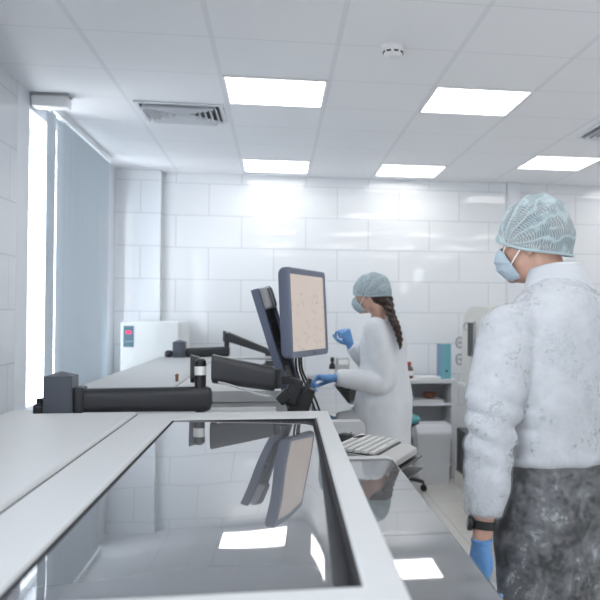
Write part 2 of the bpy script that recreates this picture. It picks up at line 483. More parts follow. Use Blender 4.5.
# window in the left wall
wroot = bpy.data.objects.new('window_1', None); COL.objects.link(wroot); wroot.location = (XL-.2, (WY0+WY1)/2, WZ0); wroot['kind'] = 'structure'
b = NB(); fx0, fx1 = XL-.24, XL-.18
for (a0, a1) in ((WY0, WY0+.05), (6.63, 6.69), (WY1-.05, WY1)): box(b, fx0, fx1, a0, a1, WZ0, WZ1, .004)
box(b, fx0, fx1, WY0, WY1, WZ0, WZ0+.05, .004); box(b, fx0, fx1, WY0, WY1, WZ1-.05, WZ1, .004)
obj('window_frame', b, M['plastic'], wroot)
for (a0, a1) in ((WY0+.05, 6.63), (6.69, WY1-.05)):
    b = NB(); box(b, XL-.214, XL-.208, a0-.01, a1+.01, WZ0+.04, WZ1-.04); obj('pane', b, M['pane'], wroot)
b = NB(); box(b, XL-.18, XL+.03, WY0, WY1, WZ0-.03, WZ0, .006); obj('window_sill', b, M['plastic'], wroot)
# skirting along the back wall
b = NB(); box(b, 1.7, XR, YB-.012, YB, 0, .09, .003); struct('baseboard_back', b, M['plain'])

# ------------------------------------------------------------------ ceiling lamps
GX, GY = -.318, 3.862
def lamp(label, c, r, group='square ceiling light panels'):
    x, y = GX+.6*c+.3, GY+.6*r+.3
    t = thing('ceiling_light', (x, y, CEIL), label, 'ceiling light', group)
    b = NB(); s = .292
    for (x0, x1, y0, y1) in ((-s, s, -s, -s+.016), (-s, s, s-.016, s), (-s, -s+.016, -s+.016, s-.016), (s-.016, s, -s+.016, s-.016)):
        box(b, x+x0, x+x1, y+y0, y+y1, CEIL-.008, CEIL-.0005, .002)
    obj('frame', b, M['lampframe'], t)
    b = NB(); box(b, x-s+.016, x+s-.016, y-s+.016, y+s-.016, CEIL-.006, CEIL-.001)
    obj('diffuser', b, M['lamp'], t)
    return t
L0 = lamp('lit square ceiling panel just right of the louvred air vent, nearer the viewer', 0, 1)
def lamp2(c, r, label, group='square ceiling light panels'):
    return dup(L0, (GX+.6*c+.3, GY+.6*r+.3, CEIL), label, group)
lamp2(2, 1, 'lit square ceiling panel beyond and right of the white smoke detector')
lamp2(0, 5, 'lit square ceiling panel against the back wall, left one, above the monitor')
lamp2(2, 5, 'lit square ceiling panel against the back wall above the woman with the braid')
lamp2(4, 4, 'lit square ceiling panel above the head of the man at the right edge')
for c, r in ((6, 1), (6, 5), (0, -3), (2, -3), (4, -3), (6, -3), (0, -7), (2, -7), (4, -7), (6, -7), (0, -11), (2, -11), (4, -11), (6, -11)):  # unseen panels added on the ceiling grid to brighten the room
    lamp2(c, r, 'unseen square ceiling panel added to light the room', 'added ceiling light panels out of view')

# ------------------------------------------------------------------ vents, detector
def vent(x, y, label):
    t = thing('air_vent', (x, y, CEIL), label, 'air vent', 'louvred ceiling vents')
    b = NB(); box(b, x-.245, x+.245, y-.215, y+.215, CEIL-.003, CEIL-.0005); obj('backing', b, M['ventdark'], t)
    b = NB()
    for (x0, x1, y0, y1) in ((-.27, .27, -.24, -.215), (-.27, .27, .215, .24), (-.27, -.245, -.215, .215), (.245, .27, -.215, .215)):
        box(b, x+x0, x+x1, y+y0, y+y1, CEIL-.014, CEIL-.0005, .003)
    obj('frame', b, M['vent'], t)
    b = NB()
    def fin(p, q, out, w=.02, h=.034, th=.0035):
        p, q, out = V(p), V(q), V(out)
        lo, hi = out*w + V((0, 0, -h)), V((0, 0, 0)); nrm = V((0, 0, th))
        loft(b, [[p+hi, p+lo, p+lo+out*th+nrm, p+hi+out*th+nrm], [q+hi, q+lo, q+lo+out*th+nrm, q+hi+out*th+nrm]])
    for k in range(1, 7):
        f_ = k/6.6; X, Y = .245*f_-.012, .215*f_-.012; z = CEIL-.004
        fin((x+X, y-Y, z), (x+X, y+Y, z), (1, 0, 0)); fin((x-X, y-Y, z), (x-X, y+Y, z), (-1, 0, 0))
        fin((x-X, y+Y, z), (x+X, y+Y, z), (0, 1, 0)); fin((x-X, y-Y, z), (x+X, y-Y, z), (0, -1, 0))
    obj('louvre', b, M['vent'], t, angle=20)
vent(GX-.3, GY+.6*2+.27, 'louvred white air vent in the ceiling near the window blind')
vent(GX+.6*4+.34, GY+.6*2+.27, 'louvred white air vent in the ceiling cut by the right edge')
t = thing('smoke_detector', (.549, 3.84, CEIL), 'round white smoke detector on the ceiling', 'smoke detector')
b = NB(); lathe(b, (.549, 3.84, CEIL-.02), [(.055, .0195), (.055, .004), (.05, 0)]); obj('base', b, M['plastic'], t)
b = NB(); lathe(b, (.549, 3.84, CEIL-.056), [(.022, .0), (.038, .006), (.046, .016), (.048, .037)]); obj('cover', b, M['plastic'], t)
for k in range(8):
    a = 2*PI*k/8 + .2; b = NB()
    c = V((.549+.046*math.cos(a), 3.84+.046*math.sin(a), CEIL-.034)); d = V((math.cos(a), math.sin(a), 0))
    obox(b, c, (-d.y, d.x, 0), d, (0, 0, 1), .022, .008, .008, .001); obj('slot', b, M['darkslot'], t)

# ------------------------------------------------------------------ blind
bt = thing('vertical_blind', (XL+.05, 6.2, WZ0), 'grey blue vertical slat blind hanging in front of the bright left window', 'blind')
b = NB(); box(b, XL+.03, XL+.075, 5.12, 7.02, CEIL-.045, CEIL-.001, .004)
obj('rail', b, M['rail'], bt)
ys = [5.28] + [5.525+.076*i for i in range(19)]
for i, y in enumerate(ys):
    b = NB(); a = math.radians(90-24 + random.uniform(-3, 3)) if i else math.radians(90-20)
    dx, dy = math.cos(a), math.sin(a); w = .045
    cx = XL+.052
    P = []
    for k in range(7):
        s = (k/6-.5)*2; bow = .006*(1-s*s)
        P.append((cx + dx*w*s + dy*bow, y + dy*w*s - dx*bow))
    z0 = WZ0-.12; z1 = CEIL-.058
    R = loft(b, [[V((p[0], p[1], z0)) for p in P] + [V((p[0]+.0012, p[1]-.0004, z0)) for p in P[::-1]],
             [V((p[0], p[1], z1)) for p in P] + [V((p[0]+.0012, p[1]-.0004, z1)) for p in P[::-1]]])
    s = obj('slat', b, M['blind'], bt, angle=50)
    b = NB(); box(b, cx-.012, cx+.012, y-.004, y+.004, CEIL-.060, CEIL-.0455, .001); obj('hanger', b, M['rail'], s)
# cover box at the near end of the rail
t = tag(obj('rail_cover_box', (lambda b: (box(b, XL+.006, XL+.215, 5.01, 5.115, CEIL-.082, CEIL-.012, .012, 3), b)[1])(NB()), M['plastic'], base=(XL+.11, 5.06, CEIL-.082)),
        'small white box under the ceiling at the near end of the blind rail', 'box')
b = NB(); box(b, XL+.002, XL+.22, 5.005, 5.11, CEIL-.012, CEIL-.001); obj('shadow_line', b, M['greydev'], t)  # grey strip stands in for the shadow line above the box

# ------------------------------------------------------------------ the staining machines
def rounded_poly(x0, x1, z0, z1, r, n=6, corners=(1, 1, 1, 1)):
    """polygon (bottom-left, bottom-right, top-right, top-left) with rounded corners"""
    P = []
    for (cx, cz, a0, on) in ((x0, z0, PI, corners[0]), (x1, z0, 1.5*PI, corners[1]), (x1, z1, 0, corners[2]), (x0, z1, .5*PI, corners[3])):
        if not on: P.append((cx, cz)); continue
        ox = cx + (r if cx == x0 else -r); oz = cz + (r if cz == z0 else -r)
        for k in range(n+1):
            a = a0 + k/n*PI/2; P.append((ox + r*math.cos(a), oz + r*math.sin(a)))
    return P

def machine(y0, left, label, rear=2.87, peg=False, rear_shelf=False):
    t = thing('staining_machine', (0, y0, 0), label, 'lab machine', 'white staining machines')
    T = 1.15; y1 = y0+rear
    skew = lambda y: .158 + .026*(y-y0)/rear            # right edge of the lid frame runs a little outwards
    b = NB(); box(b, left+.01, .15, y0+.01, y1-.01, .06, T-.052, .006); obj('body', b, M['machine'], t)
    b = NB(); box(b, left+.05, .13, y0+.05, y1-.05, 0, .06); obj('plinth', b, M['groove'], t)
    # left cover with a rounded edge
    b = NB(); prism(b, rounded_poly(left, -.480, T-.05, T+.004, .014, 6, (0, 0, 1, 1)), 'y', y0, y1); obj('left_cover', b, M['machine'], t, angle=40)
    b = NB(); box(b, -.4805, -.4725, y0+.004, y1-.002, T-.05, T-.004); obj('seam', b, M['groove'], t)
    # frame of the lid, with an opening
    gy0, gy1 = y0+1.0, y1-.185; gl, gr0, gr1 = -.338, .112, .133
    ox = lambda y: gr0 + (gr1-gr0)*(y-gy0)/(gy1-gy0)
    b = NB()
    zt, zb = T, T-.05; rr = .004
    def ring(xl, xr, ya, yb, z): return [V((xl, ya, z)), V((xr(ya), ya, z)), V((xr(yb), yb, z)), V((xl, yb, z))]
    out_lo = ring(-.4725, skew, y0, y1, zb); out_hi = ring(-.4725, skew, y0, y1, zt-rr)
    out_t = ring(-.4725+.003, lambda y: skew(y)-rr, y0+rr, y1-rr*.6, zt)
    out_m = ring(-.4725+.001, lambda y: skew(y)-rr*.3, y0+rr*.3, y1-rr*.2, zt-rr*.3)
    in_t = ring(gl-.004, lambda y: ox(y)+.004, gy0-.004, gy1+.004, zt)
    in_m = ring(gl, ox, gy0, gy1, zt-.004); in_lo = ring(gl, ox, gy0, gy1, zb)
    loft(b, [out_lo, out_hi, out_m, out_t, in_t, in_m, in_lo], cap=False)
    obj('lid_frame', b, M['machine'], t, angle=25)
    # dark seal inside the opening
    b = NB()
    a_ = ring(gl+.0005, lambda y: ox(y)-.0005, gy0+.0005, gy1-.0005, zt-.003); a2 = ring(gl+.008, lambda y: ox(y)-.008, gy0+.008, gy1-.008, zt-.003)
    b_ = ring(gl+.0005, lambda y: ox(y)-.0005, gy0+.0005, gy1-.0005, zt-.048); b2 = ring(gl+.008, lambda y: ox(y)-.008, gy0+.008, gy1-.008, zt-.048)
    loft(b, [b_, a_, a2, b2, b_], cap=False); obj('seal', b, M['gasket'], t)
    # smoked lid: nearly flat, falling a little to the right and curving down at its right edge
    b = NB(); nx, ny = 60, 40; rows = []
    xs = [i/nx for i in range(nx+1)]
    def prof(v):
        # slope of the lid across its width: almost flat, curving down towards the right, earlier at the near end
        u0 = .76+.12*min(1, v*1.4); kk = 1-.85*min(1, v*1.3); z = 0; Z_ = [0]
        for k in range(nx):
            q = (k+.5)/nx; e = min(1, max(0, (q-.30)/.25)); e = e*e*(3-2*e)
            z -= (.013 + .042*e*kk + .48*max(0, (q-u0)/.24)**1.5)/nx*.46; Z_.append(z)
        return Z_
    pz = [prof(j/ny) for j in range(ny+1)]
    random.seed(3)
    for side, dz in ((0, 0), (1, -.006)):
        g = []
        for j in range(ny+1):
            y = gy0+.007 + (gy1-gy0-.014)*j/ny
            xa, xb = gl+.007, ox(y)-.007
            g.append([b.verts.new((xa+(xb-xa)*u, y, zt-.004+pz[j][i]+dz + .00035*math.sin(7.5*y+3*u)*math.sin(9*u))) for i, u in enumerate(xs)])
        rows.append(g)
    for g in rows:
        for j in range(ny):
            for i in range(nx): b.faces.new((g[j][i], g[j][i+1], g[j+1][i+1], g[j+1][i]))
    A, B = rows
    for j in range(ny):
        b.faces.new((A[j][0], A[j+1][0], B[j+1][0], B[j][0])); b.faces.new((A[j][nx], A[j+1][nx], B[j+1][nx], B[j][nx]))
    for i in range(nx):
        b.faces.new((A[0][i], A[0][i+1], B[0][i+1], B[0][i])); b.faces.new((A[ny][i], A[ny][i+1], B[ny][i+1], B[ny][i]))
    obj('smoked_lid', b, M['smoke'], t, angle=60)
    # lower side shelf with glossy covers
    S = 1.0; sx1 = .402; se = y1-.17
    b = NB(); prism(b, rounded_poly(.151, sx1, .06, S-.016, .012, 4, (0, 1, 1, 0)), 'y', y0+.02, se); obj('side_body', b, M['machine'], t)
    b = NB(); prism(b, [(p[0], p[1]) for p in rounded_poly(.151, sx1+.003, .06, S+.004, .03, 8, (0, 0, 1, 0))], 'y', se, se+.06); obj('end_rim', b, M['machine'], t, angle=40)
    b = NB(); prism(b, rounded_poly(.151, sx1+.003, .06, S+.006, .03, 8, (0, 0, 1, 0)), 'y', y0-.03, y0+.06); obj('end_rim', b, M['machine'], t, angle=40)
    k = 0; yy = se-.002
    while yy > y0+.2:
        ya = max(y0+.062, yy-.466)
        b = NB(); prism(b, rounded_poly(.170, sx1-.001, S-.015, S, .008, 4, (0, 0, 1, 1)), 'y', ya, yy-.004)
        obj('side_cover', b, M['smoke2'], t, angle=40)
        if k == 1:
            b = NB(); cyl(b, (.181, ya-.002, S), (.181, ya-.002, S+.016), .009, n=16, bev=.002); obj('hinge_pin', b, M['black'], t)
        yy = ya; k += 1
    if rear_shelf:
        b = NB(); box(b, left+.03, .0, y1+.001, y1+.60, 1.04, 1.0985, .004); obj('rear_shelf', b, M['machine'], t)
    if peg:
        b = NB(); cyl(b, (-.50, y0+.5, T+.004), (-.50, y0+.5, T+.032), .008, n=12); blob(b, (-.50, y0+.5, T+.034), .010, seg=12)
        obj('peg', b, M['brown'], t)
    return t
machine(.03, -1.10, 'white staining machine in the foreground with a large smoked glass lid', rear_shelf=True)
machine(3.69, -.925, 'white staining machine behind, on which the woman rests her gloved hand', peg=True)

# ------------------------------------------------------------------ monitor arms
def rrbox_x(b, x0, x1, yc, zc0, zc1, h0, h1, w, r=.02, n=5):
    """bar along x with a rounded cross-section; centre height and height change along it"""
    rings = []
    for k, s in enumerate((0, .012, .03, .5, .965, .99, 1.)):
        sc = {0: .8, 1: .95, 5: .86, 6: .6}.get(k, 1.)
        x = x0+(x1-x0)*s; zc = zc0+(zc1-zc0)*s; h = (h0+(h1-h0)*s)*sc; ww = w*sc
        rings.append([V((x, yc+p[0], zc+p[1])) for p in rounded_poly(-ww/2, ww/2, -h/2, h/2, min(r, h*.45, ww*.45), n)])
    loft(b, rings)

T = 1.15
arm = thing('monitor_stand', (-.77, 2.855, T+.004), 'dark jointed monitor stand clamped to the rear of the foreground machine', 'monitor stand')
b = NB(); box(b, -.763, -.672, 2.80, 2.895, T+.004, 1.289, .004)
vs = [v for v in b.verts]
loft(b, [[V((x, y, z)) for x, y, z in ((-.763+i, 2.80+i, h), (-.672-i, 2.80+i, h), (-.672-i, 2.895-i, h), (-.763+i, 2.895-i, h))] for i, h in ((.004, 1.288), (.028, 1.297), (.042, 1.301))])
obj('post', b, M['post'], arm)
b = NB(); box(b, -.800, -.764, 2.815, 2.89, T+.004, T+.045, .01, 3); cyl(b, (-.782, 2.85, T+.04), (-.782, 2.85, T+.062), .014, bev=.003); obj('clamp', b, M['charcoal'], arm)
b = NB(); box(b, -.6725, -.64, 2.818, 2.885, T+.012, 1.25, .006); obj('hinge', b, M['charcoal'], arm)
b = NB(); rrbox_x(b, -.66, -.222, 2.855, 1.2025, 1.2035, .080, .086, .062, .024); obj('lower_arm', b, M['charcoal'], arm, angle=40)
J = (-.262, 2.855)
b = NB(); cyl(b, (*J, T+.008), (*J, 1.336), .0195, n=24, bev=.003); blob(b, (*J, 1.337), (.016, .016, .006), seg=16)
jt = obj('joint_pin', b, M['black'], arm)
b = NB(); cyl(b, (*J, 1.286), (*J, 1.316), .0202, n=24); obj('label_sticker', b, M['label'], jt)
b = NB(); rrbox_x(b, -.299, -.268, 2.90, 1.305, 1.300, .100, .092, .05, .022); obj('hinge_cap', b, M['charcoal'], arm)
b = NB(); rrbox_x(b, -.224, -.004, 2.855, 1.308, 1.268, .102, .084, .058, .026); obj('upper_arm', b, M['charcoal'], arm, angle=40)
b = NB(); tube(b, [(-.20, 2.83, 1.262), (-.16, 2.828, 1.252), (-.06, 2.828, 1.218), (-.02, 2.83, 1.212)], .004); obj('cable_cover', b, M['greydev'], arm)
b = NB(); cyl(b, (.002, 2.865, 1.235), (.002, 2.865, 1.305), .015, n=18, bev=.003); obox(b, (.022, 2.89, 1.262), (1, .4, 0), (-.4, 1, 0), (0, 0, 1), .05, .03, .03, .004); obj('wrist_joint', b, M['black'], arm)
# long leaning bar that carries the monitor
p0, p1 = V((.062, 3.01, 1.125)), V((-.083, 3.01, 1.590))
ax = (p1-p0).normalized(); mid = (p0+p1)/2; L = (p1-p0).length
yd = V((.40, .916, 0)); yd = (yd-ax*yd.dot(ax)).normalized(); nd = yd.cross(ax).normalized()
if nd.x < 0: nd = -nd
b = NB(); obox(b, mid, nd, yd, ax, .030, .016, L, .003); obox(b, mid+yd*.055-nd*.010, nd, yd, ax, .008, .110, L, .002); obox(b, mid+yd*.110, nd, yd, ax, .030, .012, L, .003)
obj('leaning_bar', b, M['slate'], arm)
b = NB(); obox(b, mid+yd*.055-nd*.002, nd, yd, ax, .014, .092, L*.97, .003)
for k in range(4): obox(b, mid+yd*.03+nd*.010+ax*(.10-.085*k), nd, yd, ax, .016, .045, .022, .003)
obj('slotted_track', b, M['black'], arm)
b = NB(); obox(b, mid+ax*(L*.5-.045)+yd*.045+nd*.020, nd, yd, ax, .038, .070, .082, .012, 3)
fo = obj('finned_block', b, M['finned'], arm)
for k in range(2):
    b = NB(); obox(b, mid+ax*(L*.5-.045)+yd*(.028+.026*k)+nd*.0392, nd, yd, ax, .002, .004, .072); obj('groove', b, M['darkslot'], fo)
b = NB(); obox(b, (.060, 2.945, 1.215), (1, 0, -.3), (0, 1, 0), (.3, 0, 1), .050, .06, .10, .010, 3)
obox(b, (.085, 2.965, 1.165), (1, 0, -.33), (0, 1, 0), (.33, 0, 1), .075, .05, .14, .010, 3)
obox(b, (.112, 2.95, 1.235), (1, 0, -.3), (0, 1, 0), (.3, 0, 1), .014, .06, .06, .003)
obox(b, (.026, 2.915, 1.20), (1, 0, .9), (0, 1, 0), (-.9, 0, 1), .05, .05, .04, .006); obj('tilt_bracket', b, M['black'], arm)
b = NB(); cyl(b, (.105, 2.99, .97), (.105, 2.99, 1.16), .024, n=18, bev=.004); obj('pivot', b, M['steel'], arm)

def place(root, old, new, k):
    """set a finished thing down at its spot at its real size"""
    old, new = V(old), V(new); root.location = new + (root.location-old)*k
    mm = Matrix.Scale(k, 4)
    for ch in root.children:
        ch.data.transform(mm)
        for g in ch.children: g.data.transform(mm)
K = 1.155
ARM0, ARM1 = (-.772, 2.855, 1.154), (-.8917, 3.2975, 1.1004)
place(arm, ARM0, ARM1, K)

# second arm, on the far machine
arm2 = thing('monitor_stand', (-.76, 6.45, T+.004), 'small dark jointed monitor stand on the far end of the machine behind', 'monitor stand')
Y2 = 6.46
b = NB(); box(b, -.838, -.742, Y2-.05, Y2+.045, T+.004, 1.277, .004)
loft(b, [[V((x, y, z)) for x, y, z in ((-.838+i, Y2-.05+i, h), (-.742-i, Y2-.05+i, h), (-.742-i, Y2+.045-i, h), (-.838+i, Y2+.045-i, h))] for i, h in ((.004, 1.276), (.03, 1.286), (.044, 1.29))])
obj('post', b, M['post'], arm2)
b = NB(); box(b, -.90, -.839, Y2-.04, Y2+.03, T+.004, T+.06, .02, 3); obj('clamp', b, M['charcoal'], arm2)
b = NB(); rrbox_x(b, -.741, -.405, Y2, 1.19, 1.20, .072, .08, .062, .024); obj('lower_arm', b, M['charcoal'], arm2)
b = NB(); cyl(b, (-.43, Y2, T+.02), (-.43, Y2, 1.345), .02, n=20, bev=.004); obj('joint_pin', b, M['black'], arm2)
b = NB(); rrbox_x(b, -.462, -.432, Y2+.04, 1.32, 1.315, .09, .085, .05, .02); obj('hinge_cap', b, M['charcoal'], arm2)
b = NB(); rrbox_x(b, -.425, -.10, Y2, 1.318, 1.195, .080, .05, .055, .02); obj('upper_arm', b, M['charcoal'], arm2)
b = NB(); rrbox_x(b, -.13, .05, Y2, 1.185, 1.182, .05, .045, .05, .02); obj('end_bracket', b, M['black'], arm2)

arm2.location.x += .038
# ------------------------------------------------------------------ monitor
FL, FR = V((.046, 2.945, 0)), V((.203, 3.315, 0))
mx = (FR-FL).normalized(); W = (FR-FL).length
mn = V((mx.y, -mx.x, 0)); tilt = math.radians(3)
mz = (V((0, 0, 1))*math.cos(tilt) - mn*math.sin(tilt)).normalized(); mnn = mx.cross(mz).normalized()
if mnn.dot(mn) < 0: mnn = -mnn
H = .338; mc = (FL+FR)/2 + V((0, 0, 1.504)) 
def MP(u, v, w): return mc + mx*(u-.5)*W + mz*(v-.5)*H + mnn*w
mon = thing('monitor', mc - mz*H/2, 'flat monitor with blue grey frame and peach screen on the leaning bar', 'monitor')
def ringm(du, dv, w, r=.014, n=5):
    P = rounded_poly(-W/2+du, W/2-du, -H/2+dv, H/2-dv, r, n)
    return [mc + mx*p[0] + mz*p[1] + mnn*w for p in P]
b = NB()
loft(b, [ringm(.03, .03, -.052, .03), ringm(.008, .008, -.044, .02), ringm(.001, .001, -.030), ringm(0, 0, -.012), ringm(.0, .0, -.004), ringm(.004, .004, 0),
         ringm(.020, .024, -.001, .004), ringm(.0205, .0245, -.006, .004)], cap=False)
b.faces.new([b.verts[i] for i in range(24)][::-1]) if False else None
b.verts.ensure_lookup_table()
n_ = len(ringm(0, 0, 0)); b.faces.new([b.verts[i] for i in range(n_)])
obj('casing', b, M['bezel'], mon, angle=40)
b = NB(); q = ringm(.0195, .0235, -.0045, .004)
f = b.faces.new([b.verts.new(p) for p in q]); uvl = b.loops.layers.uv.new('UVMap')
for lp in f.loops:
    d = lp.vert.co-mc; lp[uvl].uv = (d.dot(mx)/W+.5, d.dot(mz)/H+.5)
ext = bmesh.ops.extrude_face_region(b, geom=[f]); bmesh.ops.translate(b, vec=-mnn*.003, verts=[v for v in ext['geom'] if isinstance(v, bmesh.types.BMVert)])
obj('screen', b, M['screen'], mon)
b = NB(); obox(b, MP(.60, .034, .0008), mx, mz, mnn, .022, .010, .003, .001); obj('badge', b, M['slate'], mon)
b = NB(); obox(b, MP(.5, .5, -.066), mx, mz, mnn, .11, .11, .03, .004); obj('back_mount', b, M['black'], mon)
for k, (u, ex, ey) in enumerate(((.22, .135, 3.0), (.30, .152, 3.05), (.36, .170, 3.08))):
    s = MP(u, .02, -.02); b = NB()
    tube(b, [s, s+V((.006, 0, -.06)), V(((s.x+ex)/2+.004, ey, 1.20)), V((ex, ey, 1.10)), V((ex+.012, ey+.01, .95))], .0042, 8)
    obj('cable', b, M['rubber'], mon)

place(mon, ARM0, ARM1, K)

# ------------------------------------------------------------------ keyboard on its tray
kt = thing('keyboard_tray', (.30, 3.16, 0), 'thin black tray on a post holding the keyboard beside the machine', 'tray')
kx = V((.42, .907, 0)).normalized(); ky = V((-kx.y, kx.x, 0))     # kx: along the key rows, ky: away from the typist
KR = V((.545, 3.065, 0)); KW, KD = .335, .255
kc = KR - kx*KW/2 + ky*KD/2
b = NB(); obox(b, kc+V((.012, -.0, .949)), kx, ky, (0, 0, 1), KW*.98, KD*1.04, .006, .002); obj('top_plate', b, M['black'], kt)
b = NB(); obox(b, kc+V((.035, -.03, .913)), kx, ky, (0, 0, 1), KW*.8, KD*.9, .006, .002); obj('lower_plate', b, M['black'], kt)
b = NB(); cyl(b, (.30, 3.16, .03), (.30, 3.16, .947), .02, n=20); obj('post', b, M['black'], kt)
b = NB(); box(b, .17, .43, 3.03, 3.29, 0, .03, .01, 3); obj('foot', b, M['black'], kt)
slope = math.radians(4)
kz = (V((0, 0, 1))*math.cos(slope) - ky*math.sin(slope)).normalized(); ky2 = kz.cross(kx).normalized()
k0 = kc + V((0, 0, .983))
kb = thing('keyboard', kc+V((0, 0, .953)), 'pale grey keyboard with white keys on the black tray', 'keyboard')
b = NB()
pr_ = [(-KD/2, -.014), (-KD/2+.004, .006), (-KD/2+.02, .014), (-KD/2+.07, .018), (KD/2-.012, .024), (KD/2, .016), (KD/2, -.008), (-KD/2+.02, -.018)]
loft(b, [[k0 + kx*s + ky2*(p[0]*sc) + kz*p[1]*sc for p in pr_] for s, sc in ((-KW/2, .95), (-KW/2+.006, 1), (KW/2-.006, 1), (KW/2, .95))])
obj('base', b, M['kb'], kb, angle=30)
b = NB(); obox(b, k0+ky2*(KD/2-.0975)+kz*.0205, kx, ky2, kz, KW-.012, .176, .008, .001); obj('key_bed', b, M['black'], kb)
kw = KW/15.5
for r in range(6):
    row = KD/2-.027-r*.0282
    n = 15 if r < 5 else 8
    x = -KW/2+.012
    for c in range(n):
        w = kw if r < 5 else (kw*1.35 if c != 3 else kw*5.0)
        b = NB(); hz = .0255 - (r*.0006)
        ctr = k0 + kx*(x+w/2) + ky2*row + kz*(hz+.004)
        rings = []
        for s, h in ((1., -.004), (.98, .001), (.84, .0055), (.78, .006)):
            rings.append([ctr + kx*(sx_*(w/2-.0016)*s) + ky2*(sy_*.0103*s) + kz*h for sx_, sy_ in ((-1, -1), (1, -1), (1, 1), (-1, 1))])
        loft(b, rings); obj('key', b, M['key'], kb)
        x += w
b = NB(); tube(b, [k0+kx*.05+ky2*(KD/2-.01)+kz*.02, k0+kx*.07+ky2*(KD/2-.03)+kz*.036, k0+kx*.13+ky2*(KD/2-.05)+kz*.032, k0+kx*(KW/2+.012)+ky2*.02+kz*.0, k0+kx*(KW/2+.01)+ky2*.0-kz*.03], .004)
obj('cable', b, M['rubber'], kb)
# mouse
ms = thing('mouse', (.283, 3.33, .952), 'black computer mouse left of the keyboard on the tray', 'mouse')
b = NB(); me_dir = V((.6, -.8, 0))
g0 = set(b.verts); blob(b, (0, 0, 0), (.062, .040, .042), seg=24)
for v in b.verts:
    v.co.z = max(v.co.z, -.012)
    v.co = V((.283, 3.33, .964)) + V((v.co.x*me_dir.x - v.co.y*me_dir.y, v.co.x*me_dir.y + v.co.y*me_dir.x, v.co.z))
obj('shell', b, M['charcoal'], ms)
b = NB(); cyl(b, (.306, 3.31, 1.003), (.319, 3.32, 1.003), .008, n=14); obj('wheel', b, M['greydev'], ms)
b = NB(); box(b, .21, .37, 3.20, 3.42, .944, .9515, .003); obj('mouse_shelf', b, M['black'], kt)

# ------------------------------------------------------------------ pale device behind the far machine
dv = thing('cabinet_device', (-1.02, 7.1, 0), 'cream white upright device with a teal control panel in the far left corner', 'lab device')
b = NB(); box(b, -1.247, -.79, 6.72, 7.53, 0, 1.428, .012, 3); obj('casing', b, M['device'], dv)
b = NB(); box(b, -1.222, -1.143, 6.712, 6.7205, 1.226, 1.396, .003); cp = obj('control_panel', b, M['devpanel'], dv)
b = NB(); box(b, -1.205, -1.158, 6.709, 6.7125, 1.332, 1.356, .001); obj('display', b, M['red'], cp)
b = NB()
for k in range(3): cyl(b, (-1.20+.022*k, 6.7125, 1.27), (-1.20+.022*k, 6.708, 1.27), .006, n=12)
obj('button', b, M['greydev'], cp)
b = NB(); box(b, -.7905, -.787, 6.80, 7.45, .3, 1.40, .002); obj('side_panel', b, M['device'], dv)

# ------------------------------------------------------------------ shelf cabinet at the back and what is on it
cb = thing('shelf_cabinet', (1.0, 7.4, 0), 'low white open shelf cabinet standing along the back wall', 'cabinet')
X0, X1, YA, YZ = .36, 1.625, 7.20, 7.60
b = NB(); box(b, X0-.015, X1+.015, YA-.015, YZ, .868, .90, .003); obj('top', b, M['melamine'], cb)
for x in (X0, .84, X1-.036):
    b = NB(); box(b, x, x+.034, YA, YZ-.01, 0, .867, .002); obj('side_panel', b, M['melamine'], cb)
for (a, c) in ((X0+.034, .84), (.874, X1-.036)):
    for z in (.10, .37, .66):
        b = NB(); box(b, a+.0005, c-.0005, YA+.008, YZ-.012, z, z+.026, .002); obj('shelf', b, M['melamine'], cb)
b = NB(); box(b, X0+.005, X1-.005, YZ-.010, YZ, .05, .866); obj('back_panel', b, M['melgrey'], cb)
# bottle with red cap
def bottle(x, y, z, h, r, m, cap, label, capm):
    t = thing('bottle', (x, y, z), label, 'bottle')
    b = NB(); lathe(b, (x, y, z), [(r*.9, 0), (r, .006), (r, h*.55), (r*.85, h*.66), (r*.42, h*.76), (r*.42, h*.84)]); obj('glass', b, m, t)
    b = NB(); lathe(b, (x, y, z), [(r*.55, h*.80), (r*.6, h*.82), (r*.6, h*.98), (r*.5, h)]); obj('cap', b, capm, t)
    b = NB(); lathe(b, (x, y, z), [(r*1.01, h*.16), (r*1.015, h*.17), (r*1.015, h*.45), (r*1.01, h*.46)]); obj('label_wrap', b, M['label'], t)
bottle(1.222, 7.40, .90, .155, .042, M['amber'], 1, 'small brown bottle with a red cap on the white cabinet', M['redcap'])
bottle(.505, 7.38, .90, .20, .030, M['black'], 1, 'slim black bottle on the cabinet behind the gloved hand', M['black'])
t = thing('meter', (.60, 7.40, .90), 'small grey box with a pale label behind the woman\'s sleeve', 'box')
b = NB(); box(b, .545, .66, 7.33, 7.47, .90, 1.092, .008); obj('casing', b, M['greydev'], t)
b = NB(); box(b, .557, .648, 7.325, 7.3305, 1.035, 1.08, .002); obj('label_plate', b, M['label'], t)
# binder
bd = thing('binder', (1.55, 7.40, .90), 'teal ring binder standing upright on the right end of the cabinet', 'binder')
b = NB(); box(b, 1.502, 1.510, 7.27, 7.46, .90, 1.225, .001); obj('cover', b, M['navy'], bd)
b = NB(); box(b, 1.592, 1.600, 7.27, 7.46, .90, 1.225, .001); obj('cover', b, M['teal'], bd)
b = NB(); box(b, 1.504, 1.598, 7.262, 7.270, .90, 1.225, .001); sp = obj('spine', b, M['teal'], bd)
b = NB(); cyl(b, (1.556, 7.2625, .975), (1.556, 7.2585, .975), .011, n=16); obj('finger_hole', b, M['darkslot'], sp)
b = NB(); box(b, 1.512, 1.590, 7.275, 7.455, .903, 1.20); obj('pages', b, M['paper'], bd)
t = tag(obj('paper_stack', (lambda b: ([obox(b, (1.37+.01*k, 7.37+.006*k, .904+.006*k), (1, .1*k, 0), (-.1*k, 1, 0), (0, 0, 1), .21, .28, .005) for k in range(3)], b)[1])(NB()), M['paper'], base=(1.37, 7.37, .90)), 'loose white papers lying on the cabinet beside the binder', 'papers')
